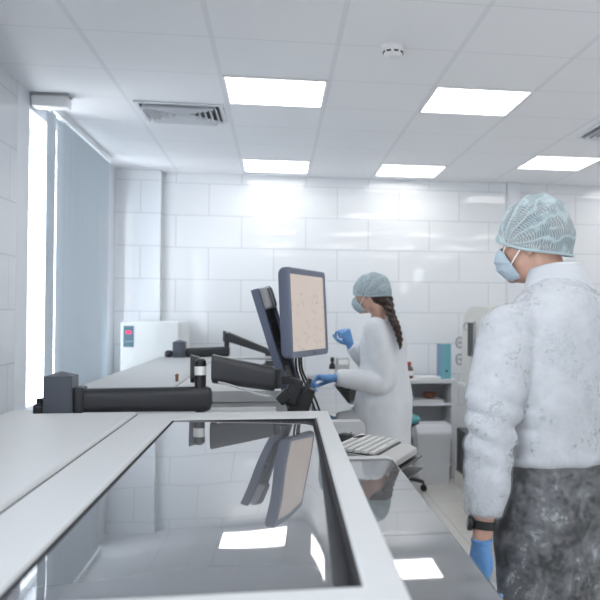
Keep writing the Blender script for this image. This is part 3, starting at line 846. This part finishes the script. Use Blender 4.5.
t = tag(obj('magazine_stack', (lambda b: ([obox(b, (1.38+.015*(k % 2), 7.36, .691+.009*k), (1, .05*k-.08, 0), (.08-.05*k, 1, 0), (0, 0, 1), .30-.02*k, .22, .008, .001) for k in range(3)], b)[1])(NB()), M['paper'], base=(1.38, 7.36, .686)), 'flat stack of papers on the upper shelf of the cabinet', 'papers')
t = thing('bowl', (1.42, 7.37, .7135), 'brown bowl resting on the papers in the cabinet', 'bowl')
b = NB(); lathe(b, (1.42, 7.37, .7135), [(.03, 0), (.055, .02), (.072, .055), (.066, .055), (.05, .024), (.01, .012)]); obj('body', b, M['brown'], t)
b = NB(); lathe(b, (1.42, 7.37, .7135), [(.066, .054), (.07, .052), (.074, .055), (.07, .059)], 28); obj('rim', b, M['brown'], t)
t = tag(obj('calculator', (lambda b: (obox(b, (1.13, 7.32, .694), (1, .3, 0), (-.3, 1, 0), (0, 0, 1), .10, .17, .016, .004), b)[1])(NB()), M['black'], base=(1.13, 7.32, .686)), 'flat black object lying on the upper cabinet shelf left of the papers', 'gadget')
for i, (x, w, h, lab) in enumerate(((.60, .12, .11, 'upper shelf dark box seen past the woman\'s sleeve'),)):
    t = thing('storage_box', (x, 7.36, .686), lab, 'box')
    b = NB(); box(b, x-w/2, x+w/2, 7.27, 7.45, .686, .686+h, .004); obj('body', b, M['black'], t)
    b = NB(); box(b, x-w/2-.004, x+w/2+.004, 7.266, 7.454, .686+h, .686+h+.02, .004); obj('lid', b, M['charcoal'], t)
t = thing('storage_box', (.61, 7.36, .396), 'lower shelf dark box at the woman\'s front', 'box')
b = NB(); box(b, .53, .70, 7.27, 7.45, .396, .53, .004); obj('body', b, M['black'], t)
b = NB(); box(b, .526, .704, 7.266, 7.454, .53, .55, .004); obj('lid', b, M['charcoal'], t)
# white bin
t = thing('waste_bin', (1.375, 7.05, 0), 'white lidded bin on the floor in front of the cabinet', 'bin')
b = NB(); loft(b, [[V((1.375+sx_*w, 7.05+sy_*d, z)) for sx_, sy_ in ((-1, -1), (1, -1), (1, 1), (-1, 1))] for w, d, z in ((.135, .115, 0), (.15, .13, .40))]); obj('tub', b, M['bin'], t)
b = NB(); prism(b, [(6.905, .40), (6.905, .455), (6.955, .525), (7.175, .525), (7.19, .40)], 'x', 1.218, 1.532); bmesh.ops.bevel(b, geom=b.edges[:], offset=.006, segments=2, affect='EDGES'); obj('lid', b, M['bin'], t)
b = NB(); box(b, 1.232, 1.518, 6.912, 6.922, .20, .206, .001); obj('rib', b, M['bin'], t)
# stool
st = thing('stool', (1.03, 6.72, 0), 'swivel stool with a teal seat behind the woman, on castors', 'stool')
b = NB(); lathe(b, (1.03, 6.72, .585), [(.02, -.01), (.165, 0), (.178, .015), (.178, .035), (.16, .052), (.05, .058)], 32); obj('seat', b, M['seat'], st)
b = NB(); lathe(b, (1.03, 6.72, .50), [(.05, 0), (.10, .04), (.172, .074), (.17, .084)], 28); obj('seat_plate', b, M['black'], st)
b = NB(); cyl(b, (1.03, 6.72, .10), (1.03, 6.72, .52), .032, n=18); lathe(b, (1.03, 6.72, .28), [(.05, 0), (.05, .19), (.034, .2)], 20); obj('column', b, M['black'], st)
for k in range(5):
    a = 2*PI*k/5 - .12; d = V((math.cos(a), math.sin(a), 0)); c = V((1.03, 6.72, 0)); b = NB()
    tube(b, [c+V((0, 0, .115)), c+d*.12+V((0, 0, .10)), c+d*.21+V((0, 0, .075))], [.022, .018, .014], 10)
    lg = obj('leg', b, M['black'], st)
    b = NB(); p = c+d*.21; s = V((-d.y, d.x, 0))
    cyl(b, p-s*.02+V((0, 0, .028)), p-s*.004+V((0, 0, .028)), .028, n=18, bev=.004); cyl(b, p+s*.004+V((0, 0, .028)), p+s*.02+V((0, 0, .028)), .028, n=18, bev=.004)
    cyl(b, p+V((0, 0, .03)), p+V((0, 0, .072)), .009, n=10); obj('castor', b, M['black'], lg)

# ------------------------------------------------------------------ bench at the right with the instrument
bn = thing('bench', (2.0, 6.2, 0), 'white side bench carrying the beige instrument at the right', 'bench')
b = NB(); box(b, 1.60, 2.35, 5.1, 7.02, .86, .895, .004); obj('worktop', b, M['melamine'], bn)
for y in (5.15, 6.93):
    b = NB(); box(b, 1.86, 2.31, y, y+.035, 0, .86, .002); obj('side_panel', b, M['melamine'], bn)
b = NB(); box(b, 1.56, 2.32, 5.19, 6.925, 0, .125, .004); obj('lower_shelf', b, M['beige'], bn)
ins = thing('lab_instrument', (1.95, 6.5, .895), 'beige rounded lab instrument with a dark slot, on the side bench', 'lab instrument')
b = NB()
prof_ = [(6.0, .896), (6.955, .896), (6.955, 1.22)]
for k in range(9):
    a = k/8*PI/2*.82; prof_.append((6.955-.28*(1-math.cos(a)), 1.22+.345*math.sin(a)))
prof_ += [(6.55, 1.567), (6.0, 1.567)]
prism(b, prof_, 'x', 1.625, 2.22); bmesh.ops.bevel(b, geom=[e for e in b.edges if abs((e.verts[0].co-e.verts[1].co).x) < .01], offset=.012, segments=3, affect='EDGES'); obj('casing', b, M['beige'], ins, angle=40)
b = NB(); box(b, 1.618, 1.6262, 6.47, 6.70, 1.145, 1.43, .003); sl = obj('slot', b, M['darkslot'], ins)
b = NB(); box(b, 1.612, 1.6185, 6.44, 6.475, 1.13, 1.445, .002); obj('slot_frame', b, M['greydev'], sl)
b = NB(); tube(b, [(1.615, 6.74, 1.36), (1.60, 6.76, 1.40), (1.605, 6.70, 1.425), (1.615, 6.66, 1.43)], .006); obj('handle', b, M['greydev'], ins)
for z in (1.25, 1.10):
    b = NB(); n0 = set(b.verts)
    P = [V((1.610+.03*math.cos(2*PI*k/20), 6.965, z+.045*math.sin(2*PI*k/20))) for k in range(21)]
    tube(b, P, .010, 8, 0); cyl(b, (1.612, 6.94, z-.0), (1.612, 6.985, z), .014, n=12); obj('knob', b, M['greydev'], ins)
pc = thing('computer_tower', (1.69, 6.71, .125), 'black computer case on the low shelf under the side bench', 'computer')
b = NB(); box(b, 1.575, 1.80, 6.50, 6.92, .126, .50, .006); obj('casing', b, M['black'], pc)
b = NB(); box(b, 1.583, 1.792, 6.488, 6.501, .14, .49, .004); fp = obj('front_panel', b, M['charcoal'], pc)
for (x, z) in ((1.645, .46), (1.615, .25), (1.62, .18)):
    b = NB(); cyl(b, (x, 6.4885, z), (x, 6.484, z), .010, n=12); obj('button', b, M['label'], fp)
#PEOPLE#
# ------------------------------------------------------------------ people
def basis(o, x, y, z):
    m = Matrix((V(x), V(y), V(z))).transposed().to_4x4(); m.translation = V(o); return m

def head_matrix(o, d, nod=0., s=1.):
    d = V(d).normalized(); l = V((-d.y, d.x, 0)).normalized()
    d = (V((d.x, d.y, 0)).normalized()*math.cos(nod) - V((0, 0, 1))*math.sin(nod)); u = d.cross(l)
    return basis(o, d*s, l*s, u*s)

def lblob(bm, Hm, c, r, seg=20):
    blob(bm, Hm @ V(c), r, Hm.to_3x3(), seg)

def head_parts(bm, Hm):
    for c, r in (((-.012, 0, .032), (.098, .077, .086)), ((.030, 0, -.035), (.062, .064, .080)), ((.040, 0, -.085), (.046, .048, .034)),
                 ((.078, 0, -.103), (.018, .021, .016)), ((.076, 0, .024), (.020, .048, .013)), ((.060, .040, -.030), (.026, .020, .022)), ((.060, -.040, -.030), (.026, .020, .022)),
                 ((.090, 0, -.066), (.012, .024, .006)), ((.089, 0, -.077), (.012, .021, .006)),
                 ((.107, .010, -.036), (.010, .008, .008)), ((.107, -.010, -.036), (.010, .008, .008)), ((.114, 0, -.031), (.012, .010, .010)),
                 ((-.004, .077, -.010), (.022, .008, .033)), ((-.004, -.077, -.010), (.022, .008, .033)), ((-.02, 0, -.04), (.06, .06, .06))):
        lblob(bm, Hm, c, r)
    tube(bm, [Hm @ V((.086, 0, .016)), Hm @ V((.100, 0, -.010)), Hm @ V((.112, 0, -.030))], [.009, .010, .012], 12)

def eyes(Hm, body):
    for s in (1, -1):
        b = NB(); lblob(b, Hm, (.0745, .031*s, .001), (.0125, .0135, .0115)); e = obj('eye', b, M['eye'], body)
        b = NB(); lblob(b, Hm, (.0838, .031*s, .001), (.0042, .006, .006)); obj('iris', b, M['iris'], e)
        b = NB(); tube(b, [Hm @ V((.080, .012*s, .024)), Hm @ V((.087, .031*s, .028)), Hm @ V((.074, .052*s, .022))], [.002, .0038, .0018], 8); obj('eyebrow', b, M['hair_dark'], body)

def cap(parent, Hm, m, band, cz=.018, R=(.121, .094, .104), ff=8, fb=206, pole=(.066, -.024), pleats=11, amp=.022, name='hair_net', cxo=-.014):
    b = NB(); uvl = b.loops.layers.uv.new('UVMap')
    NP, NT = 150, 72; C = V((cxo, 0, cz)); grid = []
    def pt(i, j):
        p = math.radians(ff + (fb-ff)*i/NP); t = math.radians(4 + 172*j/NT)
        st, ct = math.sin(t), math.cos(t)
        puff = 1 + amp*math.sin(pleats*p + 1.4*math.sin(2.2*p+2*t))*(st**1.2) + .010*math.sin(5*t+3*p)*st
        puff += .014*math.sin(23*p+4*ct)*st*abs(ct)
        q = V((R[0]*math.cos(p)*st, R[1]*ct, R[2]*math.sin(p)*st))*puff
        s = abs(ct)**3
        return Hm @ (C + q + V((pole[0]*s, 0, pole[1]*s)))
    grid = [[b.verts.new(pt(i, j)) for j in range(NT+1)] for i in range(NP+1)]
    for i in range(NP):
        for j in range(NT):
            f = b.faces.new((grid[i][j], grid[i][j+1], grid[i+1][j+1], grid[i+1][j]))
            for lp, (a, c) in zip(f.loops, ((i, j), (i, j+1), (i+1, j+1), (i+1, j))): lp[uvl].uv = (a/NP, c/NT)
    o = obj(name, b, m, parent, angle=180)
    b = NB()
    loop = [pt(0, j)*1. for j in range(0, NT+1, 3)] + [pt(NP, j) for j in range(NT, -1, -3)]
    P = []
    for k, p in enumerate(loop): P.append(p)
    tube(b, P + [P[0]], .0042, 8, 2); obj('elastic_band', b, band, o)
    return o

def mask(parent, Hm):
    b = NB(); NU, NV = 40, 30
    def ip(tab, v):
        k = min(int(v*(len(tab)-1)), len(tab)-2); t = v*(len(tab)-1)-k
        t = t*t*(3-2*t)*.4 + t*.6
        return [a+(c-a)*t for a, c in zip(tab[k], tab[k+1])]
    cen = [(.108, -.008), (.126, -.030), (.128, -.054), (.121, -.078), (.100, -.103), (.068, -.116)]
    edg = [(.082, .060, -.026), (.070, .070, -.043), (.056, .075, -.060), (.042, .073, -.080), (.032, .066, -.098), (.034, .058, -.106)]
    def pt(i, j, off=0):
        u = -1+2*i/NU; v = j/NV; c = ip(cen, v); e = ip(edg, v); a = abs(u)
        k = a**2.0
        x = c[0]+(e[0]-c[0])*k + .0022*math.sin(v*7*PI)*(1-a**3)
        z = c[1]+(e[2]-c[1])*a**1.6
        y = math.copysign(e[1]*math.sin(min(1, a)*PI/2)**.9, u)
        return Hm @ V((x-off, y*(1-off*2), z))
    A = [[b.verts.new(pt(i, j)) for j in range(NV+1)] for i in range(NU+1)]
    B = [[b.verts.new(pt(i, j, .002)) for j in range(NV+1)] for i in range(NU+1)]
    for G in (A, B):
        for i in range(NU):
            for j in range(NV): b.faces.new((G[i][j], G[i+1][j], G[i+1][j+1], G[i][j+1]))
    for i in range(NU):
        for j in (0, NV): b.faces.new((A[i][j], A[i+1][j], B[i+1][j], B[i][j]))
    for j in range(NV):
        for i in (0, NU): b.faces.new((A[i][j], A[i][j+1], B[i][j+1], B[i][j]))
    o = obj('face_mask', b, M['mask'], parent, angle=60)
    for s in (1, -1):
        b = NB()
        tube(b, [Hm @ V((.084, s*.060, -.027)), Hm @ V((.070, s*.074, -.006)), Hm @ V((.052, s*.086, .012))], .0019, 8)
        tube(b, [Hm @ V((.054, s*.075, -.066)), Hm @ V((.040, s*.080, -.046)), Hm @ V((.020, s*.088, -.022)), Hm @ V((.010, s*.088, .0))], .0019, 8)
        obj('ear_loop', b, M['loop'], o)
    return o

def hand(parent, Wm, m, s=1., curl=(18, 26, 20), thumb=25, name='glove', cuff=.045, voxel=.0028, spread=4):
    """Wm: columns = finger direction, thumb side, back of the hand; origin at the wrist"""
    b = NB()
    def ell(c, wy, wz, n=20): return [Wm @ (V((c[0], c[1]+wy*math.cos(2*PI*k/n), c[2]+wz*math.sin(2*PI*k/n)))*s) for k in range(n)]
    loft(b, [ell((-cuff, 0, 0), .032, .027), ell((-cuff*.5, 0, 0), .031, .025), ell((0, 0, 0), .030, .022), ell((.02, .001, 0), .034, .019), ell((.05, .001, 0), .041, .016), ell((.085, .0, .001), .043, .0145), ell((.098, 0, .0), .040, .011)])
    lblob(b, Wm @ Matrix.Scale(s, 4), (.035, .022, -.010), (.032, .018, .014), 16); lblob(b, Wm @ Matrix.Scale(s, 4), (.05, -.025, -.008), (.036, .015, .012), 16)
    F = [(.031, .044, .026, .022, .0088), (.0105, .048, .030, .023, .0091), (-.0105, .045, .028, .022, .0087), (-.030, .035, .021, .020, .0078)]
    for k, (y, a, c, d, r) in enumerate(F):
        p = V((.088, y, 0)); ang = 0; pts = [V((.062, y*.9, 0)), p]; side = math.radians((1.5-k)*spread)
        for L, cu in zip((a, c, d), curl):
            ang += math.radians(cu*(1+.12*k)); p = p + V((math.cos(ang)*math.cos(side)*L, math.sin(side)*L, -math.sin(ang)*L)); pts.append(p)
        limb(b, [Wm @ (q*s) for q in pts], [r*s, r*1.06*s, r*s, r*.93*s, r*.78*s], 14, 5)
    ta = math.radians(thumb)
    t0 = V((.018, .024, -.006)); t1 = t0+V((.036*math.cos(ta), .036*math.sin(ta)+.008, -.010)); t2 = t1+V((.032*math.cos(ta*.6), .030*math.sin(ta*.6), -.012)); t3 = t2+V((.026, .003, -.010))
    limb(b, [Wm @ (q*s) for q in (t0, t1, t2, t3)], [.014*s, .0118*s, .0105*s, .0084*s], 14, 5)
    return robj(name, b, m, parent, voxel*s, 3)

def ring_of(c, F, l, w, d, e=2.5, n=40, off=0., wob=0., ph=0.):
    P = []
    for k in range(n):
        a = 2*PI*k/n; ca, sa = math.cos(a), math.sin(a)
        m_ = 1 + wob*math.sin(7*a+ph) + wob*.6*math.sin(12*a+2.3*ph)
        P.append(c + F*off + l*(math.copysign(abs(ca)**(2/e), ca)*w*m_) + F*(math.copysign(abs(sa)**(2/e), sa)*d*m_))
    return P

def torso(bm, c, F, l, rows, e=2.5, wob=0.):
    loft(bm, [ring_of(V((c[0], c[1], z)), F, l, w, d, e, off=(r[0] if r else 0), wob=wob*max(0, 1.05-z)*2, ph=1.) for z, w, d, *r in rows])

# ---- the man at the right edge
MF = V((-.42, .9075, 0)); ML = V((-.9075, -.42, 0)); MC = (.825, 2.235)
man = thing('person', (MC[0], MC[1], 0), 'standing man seen from behind in sheer white coat, hair net, mask and wristwatch', 'person')
c0 = V((MC[0], MC[1], 0))
mH = head_matrix((.764, 2.300, 1.712), (-.80, .60, 0), .02, .98)
sh = [c0+ML*.188+V((0, 0, 1.458)), c0-ML*.188+V((0, 0, 1.458))]
el = [V((.578, 2.085, 1.205)), V((1.10, 2.36, 1.20))]
wr = [V((.537, 2.062, .893)), V((1.11, 2.47, .93))]
b = NB(); head_parts(b, mH)
limb(b, [mH @ V((-.022, 0, -.05)), mH @ V((-.040, 0, -.11)), c0+MF*.02+V((0, 0, 1.50))], [.057, .055, .062])
torso(b, MC, MF, ML, [(1.54, .065, .055), (1.47, .135, .075), (1.40, .17, .10), (1.30, .17, .11), (1.15, .15, .10), (1.0, .165, .11), (.88, .16, .11)])
for s in (0, 1):
    limb(b, [sh[s], el[s], wr[s]+(el[s]-wr[s])*.14, wr[s]+(el[s]-wr[s])*.02], [.044, .036, .027, .024])
    hp = c0 + ML*(.095 if s == 0 else -.095); limb(b, [hp+V((0, 0, .95)), hp+V((0, 0, .52)), hp+V((0, 0, .09))], [.085, .055, .04])
body = robj('body', b, M['skin'], man, .0065, 3)
eyes(mH, body)
b = NB(); lblob(b, mH, (-.014, 0, .034), (.090, .078, .083), 32); lblob(b, mH, (-.055, 0, .012), (.050, .064, .046), 24)
robj('hair', b, M['hair_dark'], man, .006, 3, [(.006, .02)])
cap(man, mH, M['net'], M['netband'], cz=.020, R=(.114, .102, .134), ff=7, fb=207, cxo=-.008)
mask(man, mH)
# shirt and trousers under the coat
UP = [(1.60, .070, .068, .012), (1.575, .098, .084, .010), (1.545, .150, .100), (1.50, .200, .118), (1.44, .226, .136), (1.34, .226, .150), (1.22, .218, .152), (1.10, .214, .150)]
cu = [wr[k]+(el[k]-wr[k])*.24 for k in (0, 1)]
def crease(co):
    """cloth bunching in slanted creases around the elbows"""
    h = 0
    for k in (0, 1):
        ad = (wr[k]-el[k]).normalized(); d = co-el[k]; t = d.dot(ad); r = (d-ad*t)
        if r.length < .12 and abs(t) < .3:
            a = r.dot(MF)*7+r.dot(ML)*5*(1 if k == 0 else -1)
            h += .0065*math.exp(-((t-.01)/.095)**2)*math.sin(2*PI*t/.062+a*1.1+1.2*math.sin(9*a*.3))
    return h
MFOLD = [crease, (.006, (8, 8, 15), 5.2), (.017, (6.5, 6.5, 1.8), 3.1), (.006, (12, 12, 7), 8.), (-.006, (5, 5, 3.2), 1.7)]
def upper(bm, i, lower, wob):
    """torso and both sleeves, i = how far inside the coat's outline"""
    torso(bm, MC, MF, ML, [(r[0]-i, r[1]-i, r[2]-i, *r[3:]) for r in UP] + lower, wob=wob)
    for s in (0, 1):
        o = ML*(.012 if s == 0 else -.012); up = V((0, 0, i*.6 if i else 0))
        mid1 = (sh[s]+el[s])/2+o*.6; mid2 = (el[s]+cu[s])/2; d_ = (cu[s]-el[s]).normalized(); c2 = cu[s]-d_*i*.6; i_ = i*.8
        limb(bm, [sh[s]+V((0, 0, -.006)), mid1, el[s]+o*.5, mid2, c2-d_*.045], [.086-i, .074-i_, .064-i_, .059-i_, .056-i_])
        cyl(bm, c2-d_*.06, c2, .057-i_, .048-i_, 24)
b = NB(); upper(b, .007, [(1.09, .198, .136)], .0)
robj('shirt', b, M['shirt'], man, .0085, 6, folds=MFOLD)
b = NB(); torso(b, MC, MF, ML, [(1.105, .187, .127), (1.0, .205, .145), (.88, .215, .15), (.80, .21, .14)])
for s in (0, 1):
    hp = c0 + ML*(.112 if s == 0 else -.112)
    limb(b, [hp+V((0, 0, .86)), hp+V((0, 0, .50)), hp+V((0, 0, .13))], [.115, .095, .078]); cyl(b, hp+V((0, 0, .2)), hp+V((0, 0, .06)), .08, .085)
robj('trousers', b, M['trouser'], man, .012, 4, [(.012, .06)])
for s in (1, -1):
    b = NB(); hp = c0 + ML*(.112*s); bs = basis(hp, MF, ML, (0, 0, 1))
    lblob(b, bs, (.01, 0, .055), (.06, .045, .05)); lblob(b, bs, (.09, 0, .035), (.10, .048, .036)); lblob(b, bs, (.02, 0, .02), (.12, .042, .02))
    robj('shoe', b, M['shoe'], man, .008, 4, post=lambda p: V((p.x, p.y, max(p.z, .001))))
# coat
b = NB(); upper(b, 0, [(.95, .238, .172), (.75, .272, .205), (.55, .300, .235)], .03)
robj('coat', b, M['coat'], man, .0085, 6, folds=MFOLD)
# creases of the coat's back and sleeve are pressed out as raised folds with the collar as a part of its own
b = NB(); nk = []
CN = c0 + MF*.020 + V((0, 0, 1.575)); n = 48
def col_ring(r1, r2, z, lean, dz=0.):
    P = []
    for k in range(n):
        a = 2*PI*k/n; back = .5-.5*math.sin(a)
        P.append(CN + MF*(math.sin(a)*r2+lean) + ML*(math.cos(a)*r1*(1+.02*math.sin(5*a))) + V((0, 0, z + .028*back + dz*math.sin(3*a))))
    return P
loft(b, [col_ring(.150, .115, -.075, .0), col_ring(.122, .108, -.038, .002), col_ring(.100, .096, -.006, .004, .002), col_ring(.090, .088, .020, .007, .002), col_ring(.083, .080, .044, .010), col_ring(.080, .077, .051, .010), col_ring(.075, .072, .047, .010), col_ring(.082, .078, .0, .006), col_ring(.10, .09, -.05, .0)], cap=False)
me = finish(b, 'collar', M['shirt'], angle=180); obj('collar', None, M['shirt'], man, me=me)
# left glove, hanging hand; right glove
hm = basis(wr[0], V((-.05, .12, -.99)).normalized(), MF, ML)
hand(man, hm, M['glove'], 1.03, (16, 24, 18), 20, cuff=.016)
d2 = (wr[1]-el[1]).normalized()
hand(man, basis(wr[1], d2, MF, -ML), M['glove'], 1.03, (20, 28, 20), 22, cuff=.03)
# watch on the left wrist
wa = (wr[0]-el[0]).normalized(); wc = wr[0]+(el[0]-wr[0])*.165
u_ = ML - wa*ML.dot(wa); u_.normalize(); v_ = wa.cross(u_).normalized()
b = NB(); n = 40; R_ = []
for h_, r_ in ((-.011, .0300), (-.011, .0325), (.011, .0325), (.011, .0300), (-.011, .0300)):
    R_.append([wc + wa*h_ + (u_*math.cos(2*PI*k/n) + v_*math.sin(2*PI*k/n)*1.02)*r_ for k in range(n)])
loft(b, R_, cap=False); ws = obj('wristwatch', b, M['black'], man)
fd = (u_*.85 + v_*(.5 if v_.dot(V((0, 1, 0))) > 0 else -.5)).normalized()
b = NB(); cyl(b, wc+fd*.029, wc+fd*.042, .021, .0205, 28, .003); wf = obj('watch_case', b, M['black'], ws)
b = NB(); cyl(b, wc+fd*.0415, wc+fd*.0428, .0165, n=28); obj('watch_face', b, M['watchglass'], wf)

# ---- the woman working at the far machine
WF = V((-.9, .436, 0)); WL = V((-.436, -.9, 0)); WC = (.650, 4.865)
wom = thing('person', (WC[0], WC[1], 0), 'woman with a dark braid, white coat and blue gloves reaching over the far machine', 'person')
c0 = V((WC[0], WC[1], 0))
wH = head_matrix((.560, 4.815, 1.622), (-.90, .43, 0), .12, .96)
sh = [c0+WL*.155+V((0, 0, 1.405)), c0-WL*.155+V((0, 0, 1.405))]
el = [V((.625, 4.665, 1.105)), V((.635, 5.09, 1.13))]
wr = [V((.338, 4.675, 1.125)), V((.455, 5.03, 1.310))]
b = NB(); head_parts(b, wH)
limb(b, [wH @ V((-.022, 0, -.05)), wH @ V((-.04, 0, -.10)), c0+WF*.02+V((0, 0, 1.43))], [.051, .048, .056])
torso(b, WC, WF, WL, [(1.46, .06, .055), (1.42, .13, .08), (1.34, .15, .10), (1.2, .13, .09), (1.08, .125, .09), (.95, .16, .11), (.85, .16, .11)])
for s in (0, 1):
    limb(b, [sh[s], el[s], wr[s]+(el[s]-wr[s])*.05], [.045, .036, .022])
    hp = c0 + WL*(.08 if s == 0 else -.08); limb(b, [hp+V((0, 0, .9)), hp+V((0, 0, .48)), hp+V((0, 0, .08))], [.08, .05, .035])
body = robj('body', b, M['skinw'], wom, .007, 3); eyes(wH, body)
b = NB(); lblob(b, wH, (-.018, 0, .034), (.103, .082, .088), 32); lblob(b, wH, (-.060, 0, -.030), (.060, .074, .062), 24); lblob(b, wH, (-.085, .01, -.055), (.038, .048, .045), 20)
hr = robj('hair', b, M['hair_brown'], wom, .006, 3, [(.008, .02)])
b = NB()
bp_ = spline([wH @ V((-.100, .0, -.045)), V((.668, 4.722, 1.495)), V((.698, 4.690, 1.42)), V((.718, 4.676, 1.335))], 16)
for k in range(3):
    P = []; rs = []
    for i, p in enumerate(bp_):
        t = i/(len(bp_)-1); a = 2*PI*(t*2.6 + k/3); r = .024*(1-.55*t)
        P.append(p + V((.87, -.48, 0)).normalized()*(math.sin(2*a)*r*.55+.004) + V((.48, .87, .2)).normalized()*(math.cos(a)*r*1.15))
        rs.append((.0175*(1-.45*t))*(1+.22*math.cos(2*a)))
    tube(b, P, rs, 10, 0)
tube(b, [bp_[-1], bp_[-1]+V((.004, 0, -.02)), bp_[-1]+V((.0, -.002, -.045))], [.013, .011, .003], 10)
obj('braid', b, M['hair_brown'], hr, angle=180)
cap(wom, wH, M['netw'], M['netw'], cz=.020, R=(.124, .100, .116), ff=-3, fb=204, pole=(.03, -.03), pleats=8, amp=.018)
mask(wom, wH)
b = NB(); CNw = c0+WF*.02+V((0, 0, 1.465)); n = 36
loft(b, [[CNw + WF*(math.sin(2*PI*k/n)*r) + WL*(math.cos(2*PI*k/n)*r) + V((0, 0, z+.022*(.5-.5*math.sin(2*PI*k/n)))) for k in range(n)] for r, z in ((.078, -.03), (.068, .0), (.064, .030), (.060, .030), (.062, -.01))], cap=False)
obj('scrub_collar', b, M['scrub'], wom, angle=180)
b = NB(); torso(b, WC, WF, WL, [(1.10, .135, .10), (.98, .165, .125), (.86, .17, .125)])
for s in (0, 1):
    hp = c0 + WL*(.085 if s == 0 else -.085); limb(b, [hp+V((0, 0, .88)), hp+V((0, 0, .5)), hp+V((0, 0, .12))], [.10, .075, .06]); cyl(b, hp+V((0, 0, .2)), hp+V((0, 0, .05)), .062, .066)
robj('trousers', b, M['trouserw'], wom, .012, 4)
for s in (1, -1):
    b = NB(); hp = c0 + WL*(.085*s); bs = basis(hp, WF, WL, (0, 0, 1))
    lblob(b, bs, (.01, 0, .05), (.055, .04, .045)); lblob(b, bs, (.08, 0, .033), (.09, .043, .033)); lblob(b, bs, (.02, 0, .018), (.11, .038, .018))
    robj('shoe', b, M['shoew'], wom, .008, 4, post=lambda p: V((p.x, p.y, max(p.z, .001))))
b = NB()
torso(b, WC, WF, WL, [(1.485, .060, .060, .012), (1.465, .085, .075, .010), (1.44, .135, .092), (1.40, .172, .112), (1.33, .182, .130), (1.20, .170, .130), (1.08, .186, .142), (.97, .206, .162), (.85, .200, .154), (.70, .192, .150), (.50, .19, .15)], wob=.02)
for s in (0, 1):
    dd = (wr[s]-el[s]).normalized(); e2 = wr[s]-dd*.012
    limb(b, [sh[s], (sh[s]+el[s])/2+V((.01, -.01, 0)), el[s], (el[s]+e2)/2, e2-dd*.05], [.076, .072, .066, .060, .052])
    cyl(b, e2-dd*.05, e2, .052, .042, 24)
robj('coat', b, M['coatw'], wom, .009, 6, folds=[(.010, (8, 8, 3), 2.1), (.005, (15, 15, 7), 5.), (-.004, (10, 10, 6), 4.)])
b = NB(); box(b, -.001, .001, -.0015, .0015, -.055, .055)
xf(b, b.verts[:], Matrix.Translation((.610, 4.703, .955)) @ Matrix.Rotation(.25, 4, 'Y')); obj('pocket_slit', b, M['melgrey'], wom)
hand(wom, basis(wr[0], V((-1, .02, .05)).normalized(), V((.05, .95, -.25)).normalized(), V((.05, .25, .97)).normalized()), M['glove'], 1.12, (38, 46, 32), 30, cuff=.035, voxel=.0034)
hand(wom, basis(wr[1], V((-.38, -.15, .91)).normalized(), V((-.75, -.5, -.4)).normalized(), V((.5, -.84, .1)).normalized()), M['glove'], .95, (62, 70, 45), 40, cuff=.045, voxel=.0034)
#ENDPEOPLE#

# ------------------------------------------------------------------ light and camera
w = bpy.data.worlds.new('daylight'); SC.world = w; w.use_nodes = True
bg = w.node_tree.nodes['Background']; bg.inputs[0].default_value = (.88, .94, 1., 1); bg.inputs[1].default_value = 4.4

cam = bpy.data.cameras.new('camera'); co = bpy.data.objects.new('camera', cam); COL.objects.link(co)
f, cx, cy, P_, Yw, Ro = 798.27, 405.87, 300, .0178, .1597, .0048
cam.sensor_width = 36; cam.sensor_fit = 'HORIZONTAL'; cam.lens = f/600*36; cam.shift_x = (300-cx)/600; cam.shift_y = 0
c_, s_ = math.cos(Yw), math.sin(Yw)
R0, F0, Z = V((c_, -s_, 0)), V((s_, c_, 0)), V((0, 0, 1))
F = F0*math.cos(P_)+Z*math.sin(P_); U = Z*math.cos(P_)-F0*math.sin(P_)
R = R0*math.cos(Ro)+U*math.sin(Ro); U = U*math.cos(Ro)-R0*math.sin(Ro)
m = Matrix((R, U, -F)).transposed().to_4x4(); m.translation = (0, 0, CAMZ); co.matrix_world = m
cam.clip_start = .02; cam.clip_end = 100
cam.dof.use_dof = True; cam.dof.focus_distance = 2.7; cam.dof.aperture_fstop = 4.6
SC.camera = co
SC.view_settings.view_transform = 'Standard'; SC.view_settings.look = 'None'; SC.view_settings.gamma = 1; SC.view_settings.use_curve_mapping = False
SC.view_settings.exposure = 0.64
SC.cycles.max_bounces = 10; SC.cycles.diffuse_bounces = 6; SC.cycles.glossy_bounces = 6; SC.cycles.transparent_max_bounces = 24
SC.cycles.sample_clamp_indirect = 8
